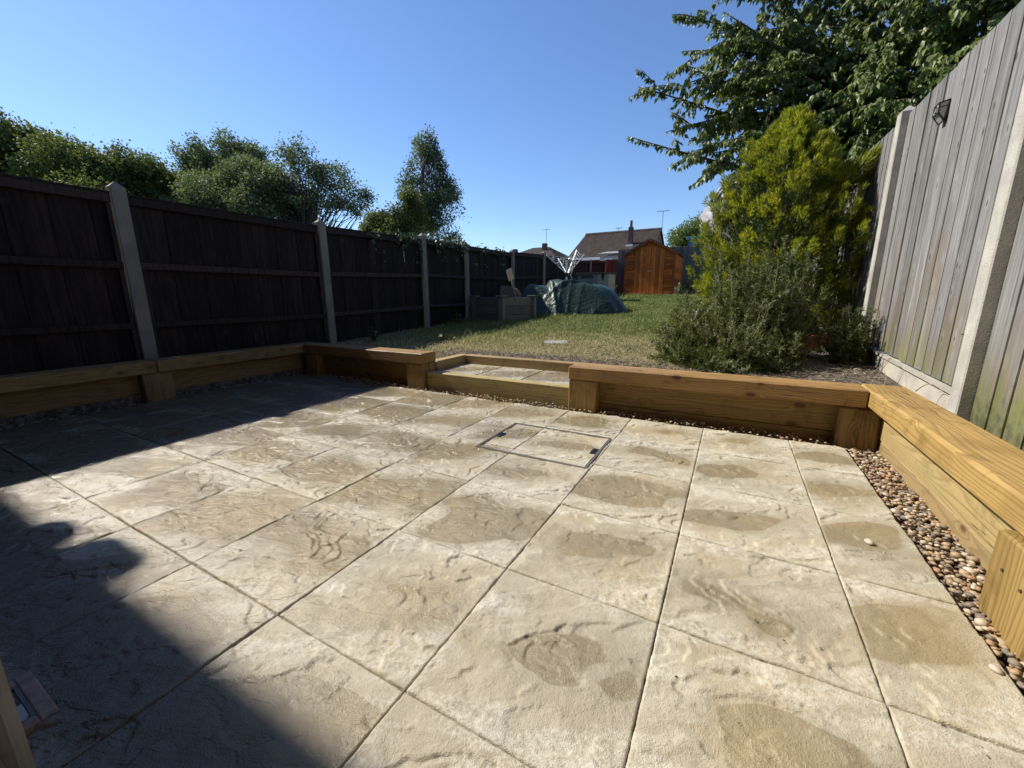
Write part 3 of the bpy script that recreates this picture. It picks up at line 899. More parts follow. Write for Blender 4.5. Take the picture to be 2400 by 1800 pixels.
# loose stones and crumbs on the slabs
_peb = []
for k in range(6):
    rr = random.Random(50 + k)
    import bmesh
    bm = bmesh.new(); bmesh.ops.create_icosphere(bm, subdivisions=2 if k < 2 else 1, radius=1.0)
    for v in bm.verts:
        v.co *= 1 + rr.uniform(-0.12, 0.12)
        v.co.x *= 1.0; v.co.y *= 0.72; v.co.z *= 0.5
    me = bpy.data.meshes.new('pebble'); bm.to_mesh(me); bm.free()
    me.polygons.foreach_set('use_smooth', [True] * len(me.polygons))
    me.materials.append(M['pebble']); _peb.append(me)
for (px, py, s_, lab) in ((1.036, 1.151, 0.017, 'single pale pebble lying on the damp slab beside the gravel strip'), (1.150, 0.668, 0.013, 'small flat grey stone lying on the slab nearest the bench post')):
    lpm = _peb[0 if s_ > .015 else 1].copy(); lpm.materials.clear(); lpm.materials.append(M['palestone'])
    o = link('loose_pebble', lpm, None, None, (px, py, s_ * 0.47))
    o.scale = (s_, s_, s_); o.rotation_euler = (0, 0, 1.9)
    tag(o, lab, 'pebble')
cr = MB()
for k in range(34):
    x, y = rng.uniform(-1.6, 1.1), rng.uniform(-0.3, 1.9)
    if rng.random() < 0.55: x, y = rng.uniform(0.3, 1.15), rng.uniform(0.05, 1.1)
    a = rng.uniform(0, 3.14); L = rng.uniform(0.0012, 0.004)
    Mx = Matrix.Translation((x, y, 0.0025)) @ Matrix.Rotation(a, 4, 'Z')
    cr.box(-L, L, -L * 0.4, L * 0.4, -0.001, 0.0015, 0.0005, Mx)
tag(cr.build('leaf_crumbs', M['bark']), 'tiny dark crumbs and bits of leaf scattered over the slabs', kind='stuff')

# ------------------------------------------------------------------ gravel strips
gb = MB()
gb.box(XR, 1.36, -1.9, 2.40, -0.08, -0.055)
gb.box(-3.72, XR, YF, 2.40, -0.08, -0.055)
gb.box(-3.72, XL, -1.9, YF, -0.08, -0.055)
gbo = gb.build('gravel_strip', M['sandbed'])
tag(gbo, 'narrow strip of mixed pebbles between the slabs and the sleepers', kind='structure')
cand = []
for k in range(3300): cand.append((rng.uniform(XR + 0.014, 1.335), rng.uniform(-0.2, 2.38)))
for k in range(2300): cand.append((rng.uniform(-3.5, XR), rng.uniform(YF + 0.012, 2.375)))
for k in range(500): cand.append((rng.uniform(-3.69, XL - 0.015), rng.uniform(-1, YF)))
cand = np.array(cand)
dd = np.hypot(cand[:, 0] - CAM.x, cand[:, 1] - CAM.y)
vis = (cand[:, 0] > XR) & (cand[:, 1] > 0.25) & (cand[:, 1] < 1.75)
order = np.argsort(np.where(vis, dd, 99 + dd))
tv = np.array([v.co for v in _peb[3].vertices]); tf = np.array([p.vertices for p in _peb[3].polygons])
Ps, Ds, Ns, Ss = [], [], [], []
for n_, idx in enumerate(order):
    x, y = cand[idx]
    s_ = rng.uniform(0.006, 0.0132)
    if rng.random() < 0.14: s_ *= 1.5
    layer = rng.random()
    z = -0.048 + layer * 0.040
    if y > YF and x < XR: z = -0.046 + layer * 0.056; s_ *= 0.8
    if n_ < 300:
        z = -0.026 + rng.random() * 0.026
        o = link('pebble', _peb[rng.integers(0, 6)], None, gbo, (x, y, z))
        o.scale = (s_ * rng.uniform(0.9, 1.25), s_ * rng.uniform(0.8, 1.1), s_ * rng.uniform(0.9, 1.2))
        o.rotation_euler = (rng.uniform(-.4, .4), rng.uniform(-.4, .4), rng.uniform(0, 6.28))
    else:
        a = rng.uniform(0, 6.28)
        Ps.append((x, y, z)); Ds.append((math.cos(a), math.sin(a), rng.uniform(-.3, .3))); Ns.append((rng.uniform(-.3, .3), rng.uniform(-.3, .3), 1)); Ss.append((s_, s_ * 1.15, s_))
V, F = inst(tv, tf, Ps, Ds, Ns, np.array(Ss))
o = np_mesh('pebbles', V, F, M['pebble'], gbo, smooth=True)
o['kind'] = 'stuff'

# ------------------------------------------------------------------ sleeper walls and benches
ZT, ZB = 0.326, 0.228


def screws(parent_post, pts, axis):
    for p in pts:
        mb = MB()
        d = {'y': Vector((0, -0.003, 0)), 'x': Vector((-0.003, 0, 0)), 'X': Vector((0.003, 0, 0))}[axis]
        mb.tube([Vector(p) - d, Vector(p) + d], 0.0045, 8)
        mb.build('screw', M['screw'], parent_post, origin=WLOC[parent_post.name])


# right front wall
w = thing('sleeper_wall', (0.38, 2.375, 0), 'new timber sleeper wall to the right of the step, honey coloured cap on posts', 'sleeper wall')
board('cap_sleeper', M['honeyX'], w, -0.489, 1.243, 2.275, 2.475, ZB, ZT, 0.007)
board('wall_sleeper', M['midX'], w, -0.40, 1.36, 2.385, 2.470, 0.046, ZB - 0.003, 0.004)
board('wall_sleeper', M['midX'], w, -0.40, 1.36, 2.388, 2.473, -0.07, 0.043, 0.004)
p_ = board('post', M['honeyZ'], w, -0.484, -0.276, 2.279, 2.375, -0.06, ZB - 0.002, 0.006)
screws(p_, [(-0.432, 2.279, 0.155), (-0.335, 2.279, 0.150)], 'y')
p_ = board('post', M['midZ'], w, 1.135, 1.325, 2.292, 2.383, -0.06, ZB - 0.002, 0.016)
screws(p_, [(1.195, 2.292, 0.15), (1.285, 2.292, 0.148)], 'y')

# right bench along the grey fence
w = thing('sleeper_bench', (1.34, 1.0, 0), 'long honey coloured sleeper bench along the grey fence above the pebbles', 'sleeper wall')
board('cap_sleeper', M['honeyY'], w, 1.247, 1.452, -0.9, 2.497, ZB, ZT + 0.001, 0.012)
board('wall_sleeper', M['paleY'], w, 1.327, 1.412, -0.9, 2.382, 0.052, ZB - 0.003, 0.004)
board('wall_sleeper', M['paleY'], w, 1.331, 1.416, -0.9, 2.384, -0.08, 0.049, 0.004)
p_ = board('post', M['honeyZ'], w, 1.230, 1.324, 0.76, 0.962, -0.06, ZB - 0.002, 0.006)
screws(p_, [(1.230, 0.82, 0.13), (1.230, 0.90, 0.135)], 'x')
board('post', M['honeyZ'], w, 1.230, 1.324, -0.75, -0.55, -0.06, ZB - 0.002, 0.006)

# left front wall
w = thing('sleeper_wall', (-2.85, 2.375, 0), 'half shaded timber sleeper wall to the left of the step, sunlit at its free end', 'sleeper wall')
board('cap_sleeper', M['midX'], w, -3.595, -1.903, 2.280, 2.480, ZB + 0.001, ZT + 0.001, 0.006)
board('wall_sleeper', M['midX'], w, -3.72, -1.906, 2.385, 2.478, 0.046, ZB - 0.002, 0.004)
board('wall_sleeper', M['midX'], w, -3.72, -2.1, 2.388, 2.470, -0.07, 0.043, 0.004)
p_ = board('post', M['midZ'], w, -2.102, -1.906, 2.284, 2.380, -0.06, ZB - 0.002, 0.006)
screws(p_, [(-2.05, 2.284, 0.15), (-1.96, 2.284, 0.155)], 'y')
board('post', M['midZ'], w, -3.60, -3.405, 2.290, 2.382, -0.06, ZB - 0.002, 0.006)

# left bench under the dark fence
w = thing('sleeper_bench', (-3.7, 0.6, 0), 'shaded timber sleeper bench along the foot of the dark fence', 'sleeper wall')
board('cap_sleeper', M['midY'], w, -3.80, -3.60, 0.972, 2.482, ZB, ZT, 0.006)  # darker timber than the right bench: shade put into the colour
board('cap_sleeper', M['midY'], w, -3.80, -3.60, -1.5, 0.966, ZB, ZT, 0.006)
board('wall_sleeper', M['midY'], w, -3.79, -3.705, -1.5, 2.38, 0.046, ZB - 0.003, 0.004)
board('wall_sleeper', M['midY'], w, -3.794, -3.708, -1.5, 2.38, -0.08, 0.043, 0.004)
p_ = board('post', M['midZ'], w, -3.702, -3.612, 0.865, 1.070, -0.06, ZB - 0.002, 0.008)
screws(p_, [(-3.612, 0.92, 0.15), (-3.612, 1.02, 0.15)], 'X')
board('post', M['midZ'], w, -3.702, -3.612, -1.2, -1.0, -0.06, ZB - 0.002, 0.008)

# step up to the lawn
w = thing('garden_step', (-1.2, 2.64, 0), 'raised timber framed step with three slabs between the two sleeper walls', 'step')
board('riser_sleeper', M['paleX'], w, -1.903, -0.487, 2.338, 2.424, -0.06, 0.152, 0.006)
board('side_sleeper', M['paleY'], w, -1.998, -1.893, 2.484, 3.030, 0.04, 0.232, 0.005)
board('back_sleeper', M['paleX'], w, -1.890, -0.402, 2.945, 3.033, 0.04, 0.233, 0.005)
board('side_sleeper', M['paleY'], w, -0.487, -0.402, 2.48, 2.942, 0.04, 0.20, 0.005)
for k, (a_, b_) in enumerate(((-1.888, -1.436), (-1.430, -0.978), (-0.972, -0.492))):
    slab(w, a_ + 0.003, b_ - 0.003, 2.428, 2.941, 0.146, 200 + k)
MB().box(-1.89, -0.49, 2.426, 2.943, 0.05, 0.118).build('bedding', M['bed'], w)

# ------------------------------------------------------------------ dark fence on the left
fence_top = lambda y: float(np.interp(y, [-2, 0.47, 3, 5, 6.2, 8, 9.8, 12, 13.9, 15.8, 18], [1.68, 1.681, 1.684, 1.76, 1.768, 1.80, 1.92, 1.93, 2.03, 2.17, 2.42]))
fd = thing('dark_fence', (-4.08, 8, 0.2), 'dark brown stained panel fence with concrete posts along the left side', 'fence')
posts = [-2.72, -0.80, 1.10, 3.02, 4.93, 6.17, 8.05, 9.83, 11.85, 13.88, 15.8, 18.0]


def fence_post(parent, x0, x1, y, z0, z1, mat, wy=0.1):
    cx = (x0 + x1) / 2
    mb = MB().box(x0, x1, y - wy / 2, y + wy / 2, z0, z1 - 0.045, 0.006)
    b = len(mb.v)
    x0_, x1_, y0_, y1_ = x0 + 0.004, x1 - 0.004, y - wy / 2 + 0.004, y + wy / 2 - 0.004
    mb.add([(x0_, y0_, z1 - 0.047), (x1_, y0_, z1 - 0.047), (x1_, y1_, z1 - 0.047), (x0_, y1_, z1 - 0.047), (cx, y, z1)], [(0, 1, 4), (1, 2, 4), (2, 3, 4), (3, 0, 4), (3, 2, 1, 0)])
    return mb.build('post', mat, parent, (cx, y, (z0 + z1) / 2))


for y in posts:
    fence_post(fd, -4.135, -4.04, y, -0.1 if y < 2.4 else float(zg(y)) - 0.3, fence_top(y) + (0.105 if y < 6 else 0.09), M['postd'], 0.105 if y < 5 else 0.1)
for k in range(len(posts) - 1):
    ya, yb = posts[k] + 0.055, posts[k + 1] - 0.055
    za, zb = fence_top(posts[k] + 0.3), fence_top(posts[k + 1] - 0.3)
    zbase = float(zg(ya)) - 0.05
    bm_, rm_ = (M['fred'], M['fred']) if k == 10 else (M['fdark'], M['frail'])
    L = yb - ya
    nb = max(6, int(round(L / (0.118 if k % 2 else 0.128))))
    wd = L / nb
    for i in range(nb):
        yc = ya + (i + 0.5) * wd
        zt = za + (zb - za) * (i + 0.5) / nb - 0.03
        shared_box('board', bm_, fd, -4.112 - (0.008 if i % 2 else 0) - rng.uniform(0, 0.003), yc, (zbase + zt) / 2, 0.011, wd + (0.014 if i % 2 else 0.003 - 0.0045 * rng.random()), round(zt - zbase, 2), 0.003, (rng.normal() * 0.004, 0, 0))
    # rails: capping at the top, a middle one and a low one (the low one sags with the ground)
    for (fz, th, dep, nm) in ((0.0, 0.072, 0.052, 'top_rail'), (-0.535, 0.058, 0.045, 'rail'), (-1.05, 0.052, 0.042, 'rail')):
        if k == 10 and fz < -1: continue
        z0, z1 = za + fz - 0.036, zb + fz - 0.036
        mb = MB().beam((-4.085, ya, z0), (-4.085, yb, z1), dep, th, (0, 0, 1), 0.004)
        mb.build(nm, rm_, fd, (-4.085, (ya + yb) / 2, (z0 + z1) / 2))
    mb = MB().beam((-4.092, ya, za + 0.006), (-4.092, yb, zb + 0.006), 0.085, 0.016, (0, 0, 1), 0.003)
    mb.build('capping', rm_, fd, (-4.092, (ya + yb) / 2, za))
    for ye in (ya + 0.018, yb - 0.018):
        zt = za if ye < (ya + yb) / 2 else zb
        shared_box('end_batten', rm_, fd, -4.09, ye, (zbase + zt - 0.08) / 2, 0.036, 0.032, round(zt - 0.08 - zbase, 2), 0.003)

# ------------------------------------------------------------------ grey fence on the right
fg = thing('grey_fence', (1.6, 4, 0.2), 'silver grey feather edge board fence with pale concrete posts on the right', 'fence')
rposts = [-1.48, 0.37, 2.245, 4.11, 5.98, 7.86, 9.74, 11.6, 13.5, 15.4, 17.3]
rtop = lambda y: float(np.interp(y, [0, 2.2, 4.1, 6, 9, 17.3], [2.17, 2.19, 2.215, 2.31, 2.45, 2.9]))
for y in rposts:
    fence_post(fg, 1.558, 1.66, y, float(zg(y)) - 0.35, rtop(y) + 0.075, M['post'], 0.10)


def feather(mat, wd, L):
    k = ('feather', mat.name, round(wd, 3), round(L, 2))
    if k not in _cache:
        # thick edge overlaps the thin edge of its neighbour; face towards -x
        w2 = wd / 2
        mb = MB()
        prof = [(-0.0095, -w2 - 0.012), (-0.0045, w2), (0.003, w2), (0.001, -w2 - 0.012)]
        mb.poly([(a, b) for a, b in prof], 'z', -L / 2, L / 2)
        me = mb.mesh('board'); me.materials.append(mat)
        _cache[k] = me
    return _cache[k]


for k in range(len(rposts) - 1):
    ya, yb = rposts[k] + 0.055, rposts[k + 1] - 0.055
    yb2 = yb
    L = yb - ya
    nb = 13
    wd = L / nb
    hasg = k >= 2
    gz0 = float(zg((ya + yb) / 2))
    if hasg:
        za, zb = float(zg(ya)) - 0.04, float(zg(yb)) - 0.04
        mb = MB().poly([(ya - 0.02, za - 0.1), (yb + 0.02, zb - 0.1), (yb + 0.02, zb + 0.158), (ya - 0.02, za + 0.158)], 'x', 1.594, 1.645)
        mb.build('gravel_board', M['gravelboard'], fg, (1.62, (ya + yb) / 2, gz0))
        mb = MB().poly([(ya - 0.02, za + 0.142), (yb + 0.02, zb + 0.142), (yb + 0.02, zb + 0.162), (ya - 0.02, za + 0.162)], 'x', 1.578, 1.5935)
        mb.build('gravel_board_lip', M['gravelboard'], fg, (1.585, (ya + yb) / 2, gz0))
    for i in range(nb):
        yc = ya + (i + 0.5) * wd
        zt = rtop(rposts[k]) + (rtop(rposts[k + 1]) - rtop(rposts[k])) * (i + 0.5) / nb
        zb_ = (float(zg(yc)) + 0.135) if hasg else 0.16
        o = link('board', feather(M['fgrey'], wd, round(zt - zb_, 2)), None, fg, (1.612 + rng.uniform(-.0035, .0035), yc, (zt + zb_) / 2))
        o.rotation_euler = (rng.normal() * 0.0012, 0, rng.normal() * 0.022)
    # panel bottom batten just above the gravel board, in shadow of the boards
    mb = MB().beam((1.625, ya, rtop(rposts[k]) - 0.05), (1.625, yb, rtop(rposts[k + 1]) - 0.05), 0.03, 0.05)
    mb.build('rail', M['frail'], fg, (1.625, (ya + yb) / 2, 2))

# lantern on the grey fence
lx, ly, lz = 1.600, 3.275, 1.955
lm = thing('wall_lantern', (lx, ly, lz), 'small black solar lantern with frosted panes fixed near the top of the grey fence', 'lantern')
w2, dp, hh = 0.038, 0.046, 0.058
bar = 0.0075
A = dict(bt0=(lx, ly - w2, lz + hh), bt1=(lx, ly + w2, lz + hh), ft0=(lx - dp, ly - w2, lz + hh * 0.80), ft1=(lx - dp, ly + w2, lz + hh * 0.80),
         fm0=(lx - dp, ly - w2, lz - hh * 0.15), fm1=(lx - dp, ly + w2, lz - hh * 0.15), bb0=(lx - 0.012, ly - w2, lz - hh), bb1=(lx - 0.012, ly + w2, lz - hh))
fm = MB()
for a, b in (('bt0', 'ft0'), ('bt1', 'ft1'), ('ft0', 'ft1'), ('ft0', 'fm0'), ('ft1', 'fm1'), ('fm0', 'fm1'), ('fm0', 'bb0'), ('fm1', 'bb1'), ('bb0', 'bb1'), ('bt0', 'bb0'), ('bt1', 'bb1')):
    fm.beam(A[a], A[b], bar, bar)
for yy in (ly - w2, ly + w2):
    fm.beam((lx, yy, lz + hh * 0.45), (lx - dp, yy, lz + hh * 0.35), bar * 0.7, bar * 0.7)
fm.build('frame', M['blackmet'], lm)
MB().add([A['bt0'], A['bt1'], A['ft1'], A['ft0'], (lx, ly - w2, lz + hh - 0.014), (lx, ly + w2, lz + hh - 0.014), (lx - dp, ly + w2, lz + hh * 0.80 - 0.014), (lx - dp, ly - w2, lz + hh * 0.80 - 0.014)],
         [(0, 1, 2, 3), (4, 7, 6, 5), (0, 4, 5, 1), (1, 5, 6, 2), (2, 6, 7, 3), (3, 7, 4, 0)]).build('solar_cap', M['blackmet'], lm)
for s_, yy in ((0, ly - w2), (1, ly + w2)):
    q = [(lx, lz + hh - 0.005), (lx - dp, lz + hh * 0.78), (lx - dp, lz - hh * 0.15), (lx - 0.012, lz - hh)]
    MB().poly(q, 'y', yy - 0.001, yy + 0.001).build('pane', M['frost'], lm)
MB().box(lx - dp - 0.001, lx - dp + 0.001, ly - w2, ly + w2, lz - hh * 0.15, lz + hh * 0.78).build('pane', M['frost'], lm)
MB().add([A['fm0'], A['fm1'], A['bb1'], A['bb0']], [(0, 1, 2, 3)]).build('pane', M['frost'], lm)
tr_ = MB()
pts = [(lx - dp - 0.003, ly + math.cos(t) * 0.018, lz + 0.018 + math.sin(t) * 0.018) for t in np.linspace(0, 2 * math.pi, 17)]
tr_.tube(pts, 0.003, 6)
tr_.build('ring_ornament', M['blackmet'], lm)

# ------------------------------------------------------------------ back fence across the end of the garden
fb = thing('back_fence', (-0.2, 17.4, 0.9), 'shaded grey board fence across the end of the garden behind the shed', 'fence')
nb = 34
x0, x1 = -4.0, 1.55
for i in range(nb):
    xc = x0 + (i + 0.5) * (x1 - x0) / nb
    shared_box('board', M['fback'], fb, xc, 17.4 + (0.012 if i % 2 else 0), 1.80, (x1 - x0) / nb + (0.01 if i % 2 else -0.006), 0.012, 1.86, 0.003)
for zr in (1.1, 2.5):
    MB().box(x0, x1, 17.42, 17.46, zr - 0.04, zr + 0.04).build('rail', M['frail'], fb, (0, 17.44, zr))

# ------------------------------------------------------------------ vegetation helpers
LEAF_V = [(0, 0, 0), (-0.5, 0.42, 0.10), (0, 0.5, 0.0), (0.5, 0.42, 0.10), (0, 1, -0.12)]
LEAF_F = [(0, 2, 1), (0, 3, 2), (1, 2, 4), (2, 3, 4)]
CLUMP_V = [(0, 0, 0), (-0.42, 0.5, 0.08), (0.42, 0.5, 0.08), (0, 1.0, -0.05), (0.1, 0.1, 0.3), (0.55, 0.65, 0.45), (-0.1, 0.75, 0.5)]
CLUMP_F = [(0, 2, 1), (1, 2, 3), (4, 5, 6)]


def limb(mb, p0, p1, r0, r1, sag=0.0, n=6, sides=6, wob=0.06):
    p0, p1 = np.array(p0, float), np.array(p1, float)
    L = np.linalg.norm(p1 - p0)
    pts = []
    wv = rng.normal(size=3) * wob * L
    for i in range(n + 1):
        t = i / n
        p = p0 + (p1 - p0) * t + wv * math.sin(t * math.pi) + np.array([0, 0, -sag * L * (t ** 2 - t) * -1 if False else sag * L * math.sin(t * math.pi)])
        pts.append(p)
    mb.tube(pts, [r0 + (r1 - r0) * i / n for i in range(n + 1)], sides)
    return pts


def tree(name, loc, label, lobes, n, size, mat, trunk_top, trunk_r, cat='tree', barkm=None, shell=0.55, branches=10, group=None, flat=0.8, thin=None):
    """lobes: (x, y, z, rx, ry, rz) relative to loc. Leaf clumps fill the outer part of every lobe."""
    t = thing(name, loc, label, cat, group)
    L = np.array(loc, float)
    lob = np.array(lobes, float)
    main_lob = lob
    sub = []
    for q in lob:
        sub.append(list(q[:3]) + list(q[3:] * 0.72))
        for _ in range(24):
            d_ = unit(1)[0]
            if d_[2] < -0.5: d_[2] *= -0.6
            k_ = rng.uniform(0.16, 0.36)
            sub.append(list(q[:3] + d_ * q[3:] * rng.uniform(0.66, 1.12)) + [float(np.mean(q[3:])) * k_] * 3)
    lob = np.array(sub)
    n = int(n * 4.2); size *= 0.46
    vol = (lob[:, 3] * lob[:, 4] * lob[:, 5]) ** (2 / 3.0)
    pick = rng.choice(len(lob), n, p=vol / vol.sum())
    d = unit(n)
    rad = shell + (1 - shell) * rng.random(n) ** 0.6
    bumpy = 1 + 0.16 * np.sin(d[:, 0] * 9 + pick * 2.1) * np.sin(d[:, 1] * 8 + pick) * np.sin(d[:, 2] * 9)
    P = L + lob[pick, :3] + d * (rad * bumpy)[:, None] * lob[pick, 3:]
    P = P + rng.normal(size=P.shape) * (lob[pick, 3:] * 0.14 + size * 0.9)
    # knock holes through the crown so the sky shows
    hole = np.sin(P[:, 0] * 2.3 + 1) * np.sin(P[:, 1] * 2.1) * np.sin(P[:, 2] * 2.7 + 2)
    keep = hole < (0.45 if thin is None else thin)
    P, d = P[keep], d[keep]
    m_ = len(P)
    D = d * 0.7 + unit(m_) * 0.8 + np.array([0, 0, -0.15])
    N = unit(m_) * 0.7 + d * 0.6 + np.array([0, 0, flat * 0.5])
    V, F = inst(CLUMP_V, CLUMP_F, P, D, N, rng.uniform(0.6, 1.3, m_) * size)
    np_mesh('crown', V, F, mat, t, loc)
    mb = MB()
    top = L + np.array(trunk_top, float)
    pts = limb(mb, L + np.array([0, 0, -0.3]), top, trunk_r, trunk_r * 0.55, 0, 8, 8, 0.03)
    for k in range(branches):
        lb = main_lob[k % len(main_lob)]
        st = pts[rng.integers(4, 9)]
        en = L + lb[:3] + unit(1)[0] * lb[3:] * 0.75
        bp = limb(mb, st, en, trunk_r * 0.35, trunk_r * 0.06, 0.05, 5, 5)
        for q in range(3):
            e2 = np.array(bp[3 + q % 3]) + unit(1)[0] * lb[3:] * 0.4
            limb(mb, bp[2 + q % 3], e2, trunk_r * 0.13, trunk_r * 0.03, 0.03, 4, 4)
    mb.build('trunk', barkm or M['bark'], t, loc, smooth=True)
    return t


def at(u, v, dist):
    """world point a given horizontal distance away along the ray of a photo pixel"""
    q = _r2 * ((u - 1200) / 941.11) + _d2 * ((v - 900) / 941.11) + _f
    h = math.hypot(q.x, q.y)
    return CAM + q * (dist / h)


def px_tree(name, label, dist, u, blobs, n, size, mat, **kw):
    """lobes given as photo pixels (u, v, half width px, half height px), placed at a real distance"""
    b = at(u, 690, dist)
    loc = (b.x, b.y, 0.7)
    lobes = []
    for (bu, bv, bw, bh, *dz) in blobs:
        c = at(bu, bv, dist + (dz[0] if dz else 0))
        depth = (c - CAM).dot(_f)
        rx = bw / 941.11 * depth * 0.92; rz = bh / 941.11 * depth
        lobes.append((c.x - loc[0], c.y - loc[1], c.z - loc[2], rx, rx, rz))
    return tree(name, loc, label, lobes, n, size, mat, **kw)


# big trees beyond the dark fence
GRP = 'trees beyond the dark fence'
px_tree('broadleaf_tree', 'dense dark tree at the left edge of the picture above the fence', 21, 60,
        [(-60, 400, 130, 120), (50, 400, 110, 95), (100, 370, 75, 65), (-20, 520, 170, 110), (140, 450, 80, 70)], 24000, 0.17, M['treeA'], trunk_top=(0, 0, 4.5), trunk_r=0.22, group=GRP)
px_tree('broadleaf_tree', 'broad rounded tree sloping down from the left edge tree above the fence', 19, 270,
        [(190, 430, 110, 75), (260, 430, 80, 65), (320, 430, 75, 65), (385, 445, 60, 60), (435, 460, 50, 50), (250, 540, 190, 90), (420, 500, 50, 60)], 24000, 0.15, M['treeA'], trunk_top=(0, 0, 3.4), trunk_r=0.2, group=GRP)
px_tree('broadleaf_tree', 'tall grey green tree rising behind the fence left of the second post', 22, 520,
        [(480, 400, 50, 55), (545, 385, 65, 52), (590, 380, 40, 40), (500, 470, 90, 80), (560, 480, 80, 80), (450, 440, 40, 45)], 15000, 0.16, M['treeB'], trunk_top=(0, 0, 4.2), trunk_r=0.2, group=GRP)
px_tree('broadleaf_tree', 'lower leafy tree standing in front of the tall grey green tree', 17, 590,
        [(540, 450, 60, 60), (620, 440, 75, 65), (590, 510, 120, 80), (690, 500, 50, 70), (450, 510, 60, 60)], 17000, 0.13, M['treeB'], trunk_top=(0, 0, 2.8), trunk_r=0.16, group=GRP)
px_tree('airy_tree', 'airy thin leaved tree with bare lower branches fanning out above the fence', 16, 730,
        [(680, 385, 42, 48), (720, 375, 45, 38), (770, 410, 45, 40), (815, 440, 40, 40), (850, 470, 32, 32), (735, 430, 50, 45), (690, 450, 40, 45), (740, 480, 70, 40), (800, 490, 50, 25)], 3400, 0.13, M['treeB'], trunk_top=(0, 0, 1.6), trunk_r=0.09, branches=44, shell=0.3, group=GRP, thin=0.15)
px_tree('slender_tree', 'slender upright tree with hanging leaves standing alone above the ivy', 14, 1005,
        [(1000, 350, 30, 38), (1010, 400, 42, 45), (985, 440, 45, 45), (1035, 450, 42, 45), (1050, 500, 38, 45), (1000, 500, 45, 45), (1030, 540, 50, 40), (955, 480, 28, 28)], 6000, 0.115, M['treeB'], trunk_top=(0.1, 0, 4.3), trunk_r=0.07, branches=22, shell=0.3, group=GRP, thin=0.12)
px_tree('dark_bush', 'dark leafy bush between the airy tree and the slender tree', 12, 910,
        [(900, 530, 42, 32), (945, 520, 42, 42), (880, 545, 30, 22), (960, 500, 35, 45), (920, 560, 70, 30)], 7000, 0.10, M['treeA'], trunk_top=(0, 0, 1.0), trunk_r=0.05, group=GRP)
px_tree('hazel_bush', 'bright green bush beyond the back fence to the right of the shed', 23, 1620,
        [(1620, 560, 50, 30), (1660, 545, 50, 40), (1600, 570, 30, 16), (1640, 580, 70, 30), (1700, 540, 60, 50)], 6000, 0.16, M['hazel'], trunk_top=(0, 0, 1.6), trunk_r=0.08, cat='bush')

# ivy creeping over the top of the dark fence
iv = thing('ivy', (-4.05, 4.6, 1.6), 'ivy trailing over the top of the dark fence below the slender tree', 'ivy')
P = []
mbv = MB()
for k in range(24):
    y = rng.uniform(3.7, 7.6) if k < 16 else rng.uniform(4.4, 5.6)
    z = fence_top(y) + 0.02
    p = np.array([-4.06 + rng.uniform(-0.05, 0.03), y, z])
    pts = [p]
    drop = rng.uniform(0.03, 0.16) if rng.random() < 0.75 else rng.uniform(0.2, 0.45)
    n_ = 7
    dy = rng.uniform(-0.35, 0.35)
    for i in range(1, n_):
        pts.append(p + np.array([0.05 + 0.02 * rng.normal() , dy * i / n_, -drop * (i / n_) ** 1.3 + 0.01 * rng.normal()]))
    mbv.tube(pts, 0.0022, 4)
    for q in pts:
        for _ in range(3): P.append(q + rng.normal(size=3) * np.array([0.02, 0.05, 0.03]))
for k in range(120):
    y = rng.normal(5.2, 0.9)
    P.append((-4.07 + rng.uniform(-0.06, 0.05), y, fence_top(y) + 0.02 + abs(rng.normal()) * 0.03))
for k in range(26):
    y = rng.normal(5.9, 0.25); P.append((-4.1 + rng.normal() * 0.05, y, fence_top(y) + rng.uniform(0.03, 0.2)))
P = np.array(P); n_ = len(P)
V, F = inst(LEAF_V, LEAF_F, P, unit(n_) + np.array([0.3, 0, -0.4]), unit(n_) * 0.6 + np.array([0.7, -0.1, 0.6]), rng.uniform(0.03, 0.06, n_))
mbv.build('stem', M['bark'], iv)
np_mesh('leaves', V, F, M['ivy'], iv, (-4.05, 4.6, 1.6))

# ------------------------------------------------------------------ cherry tree leaning over the grey fence
ch_loc = (3.3, 7.4, 0.5)
ch = thing('cherry_tree', ch_loc, 'cherry tree with drooping leaves arching over the grey fence', 'tree')
mb = MB()
P, D = [], []


def twig_leaves(pts, dens, spread=0.05):
    for i in range(len(pts) - 1):
        a, b = np.array(pts[i]), np.array(pts[i + 1])
        L = np.linalg.norm(b - a)
        k = max(1, int(L * dens))
        for _ in range(k):
            t = rng.random()
            p = a + (b - a) * t
            P.append(p + rng.normal(size=3) * 0.012)
            o_ = rng.normal(size=3) * np.array([0.55, 0.55, 0.2]); o_[2] -= 1.0
            o_ += (b - a) / (L + 1e-6) * 0.45
            D.append(o_)


trunk = limb(mb, ch_loc, (3.1, 7.2, 2.3), 0.15, 0.11, 0, 6, 9, 0.02)
hub_pts = [np.array((3.1, 7.2, 2.3)), np.array((3.05, 7.2, 2.0)), np.array((3.15, 7.25, 1.7))]


def w_at(u, v, y):
    q = _r2 * ((u - 1200) / 941.11) + _d2 * ((v - 900) / 941.11) + _f
    t = (y - CAM.y) / q.y
    return np.array(CAM + q * t)


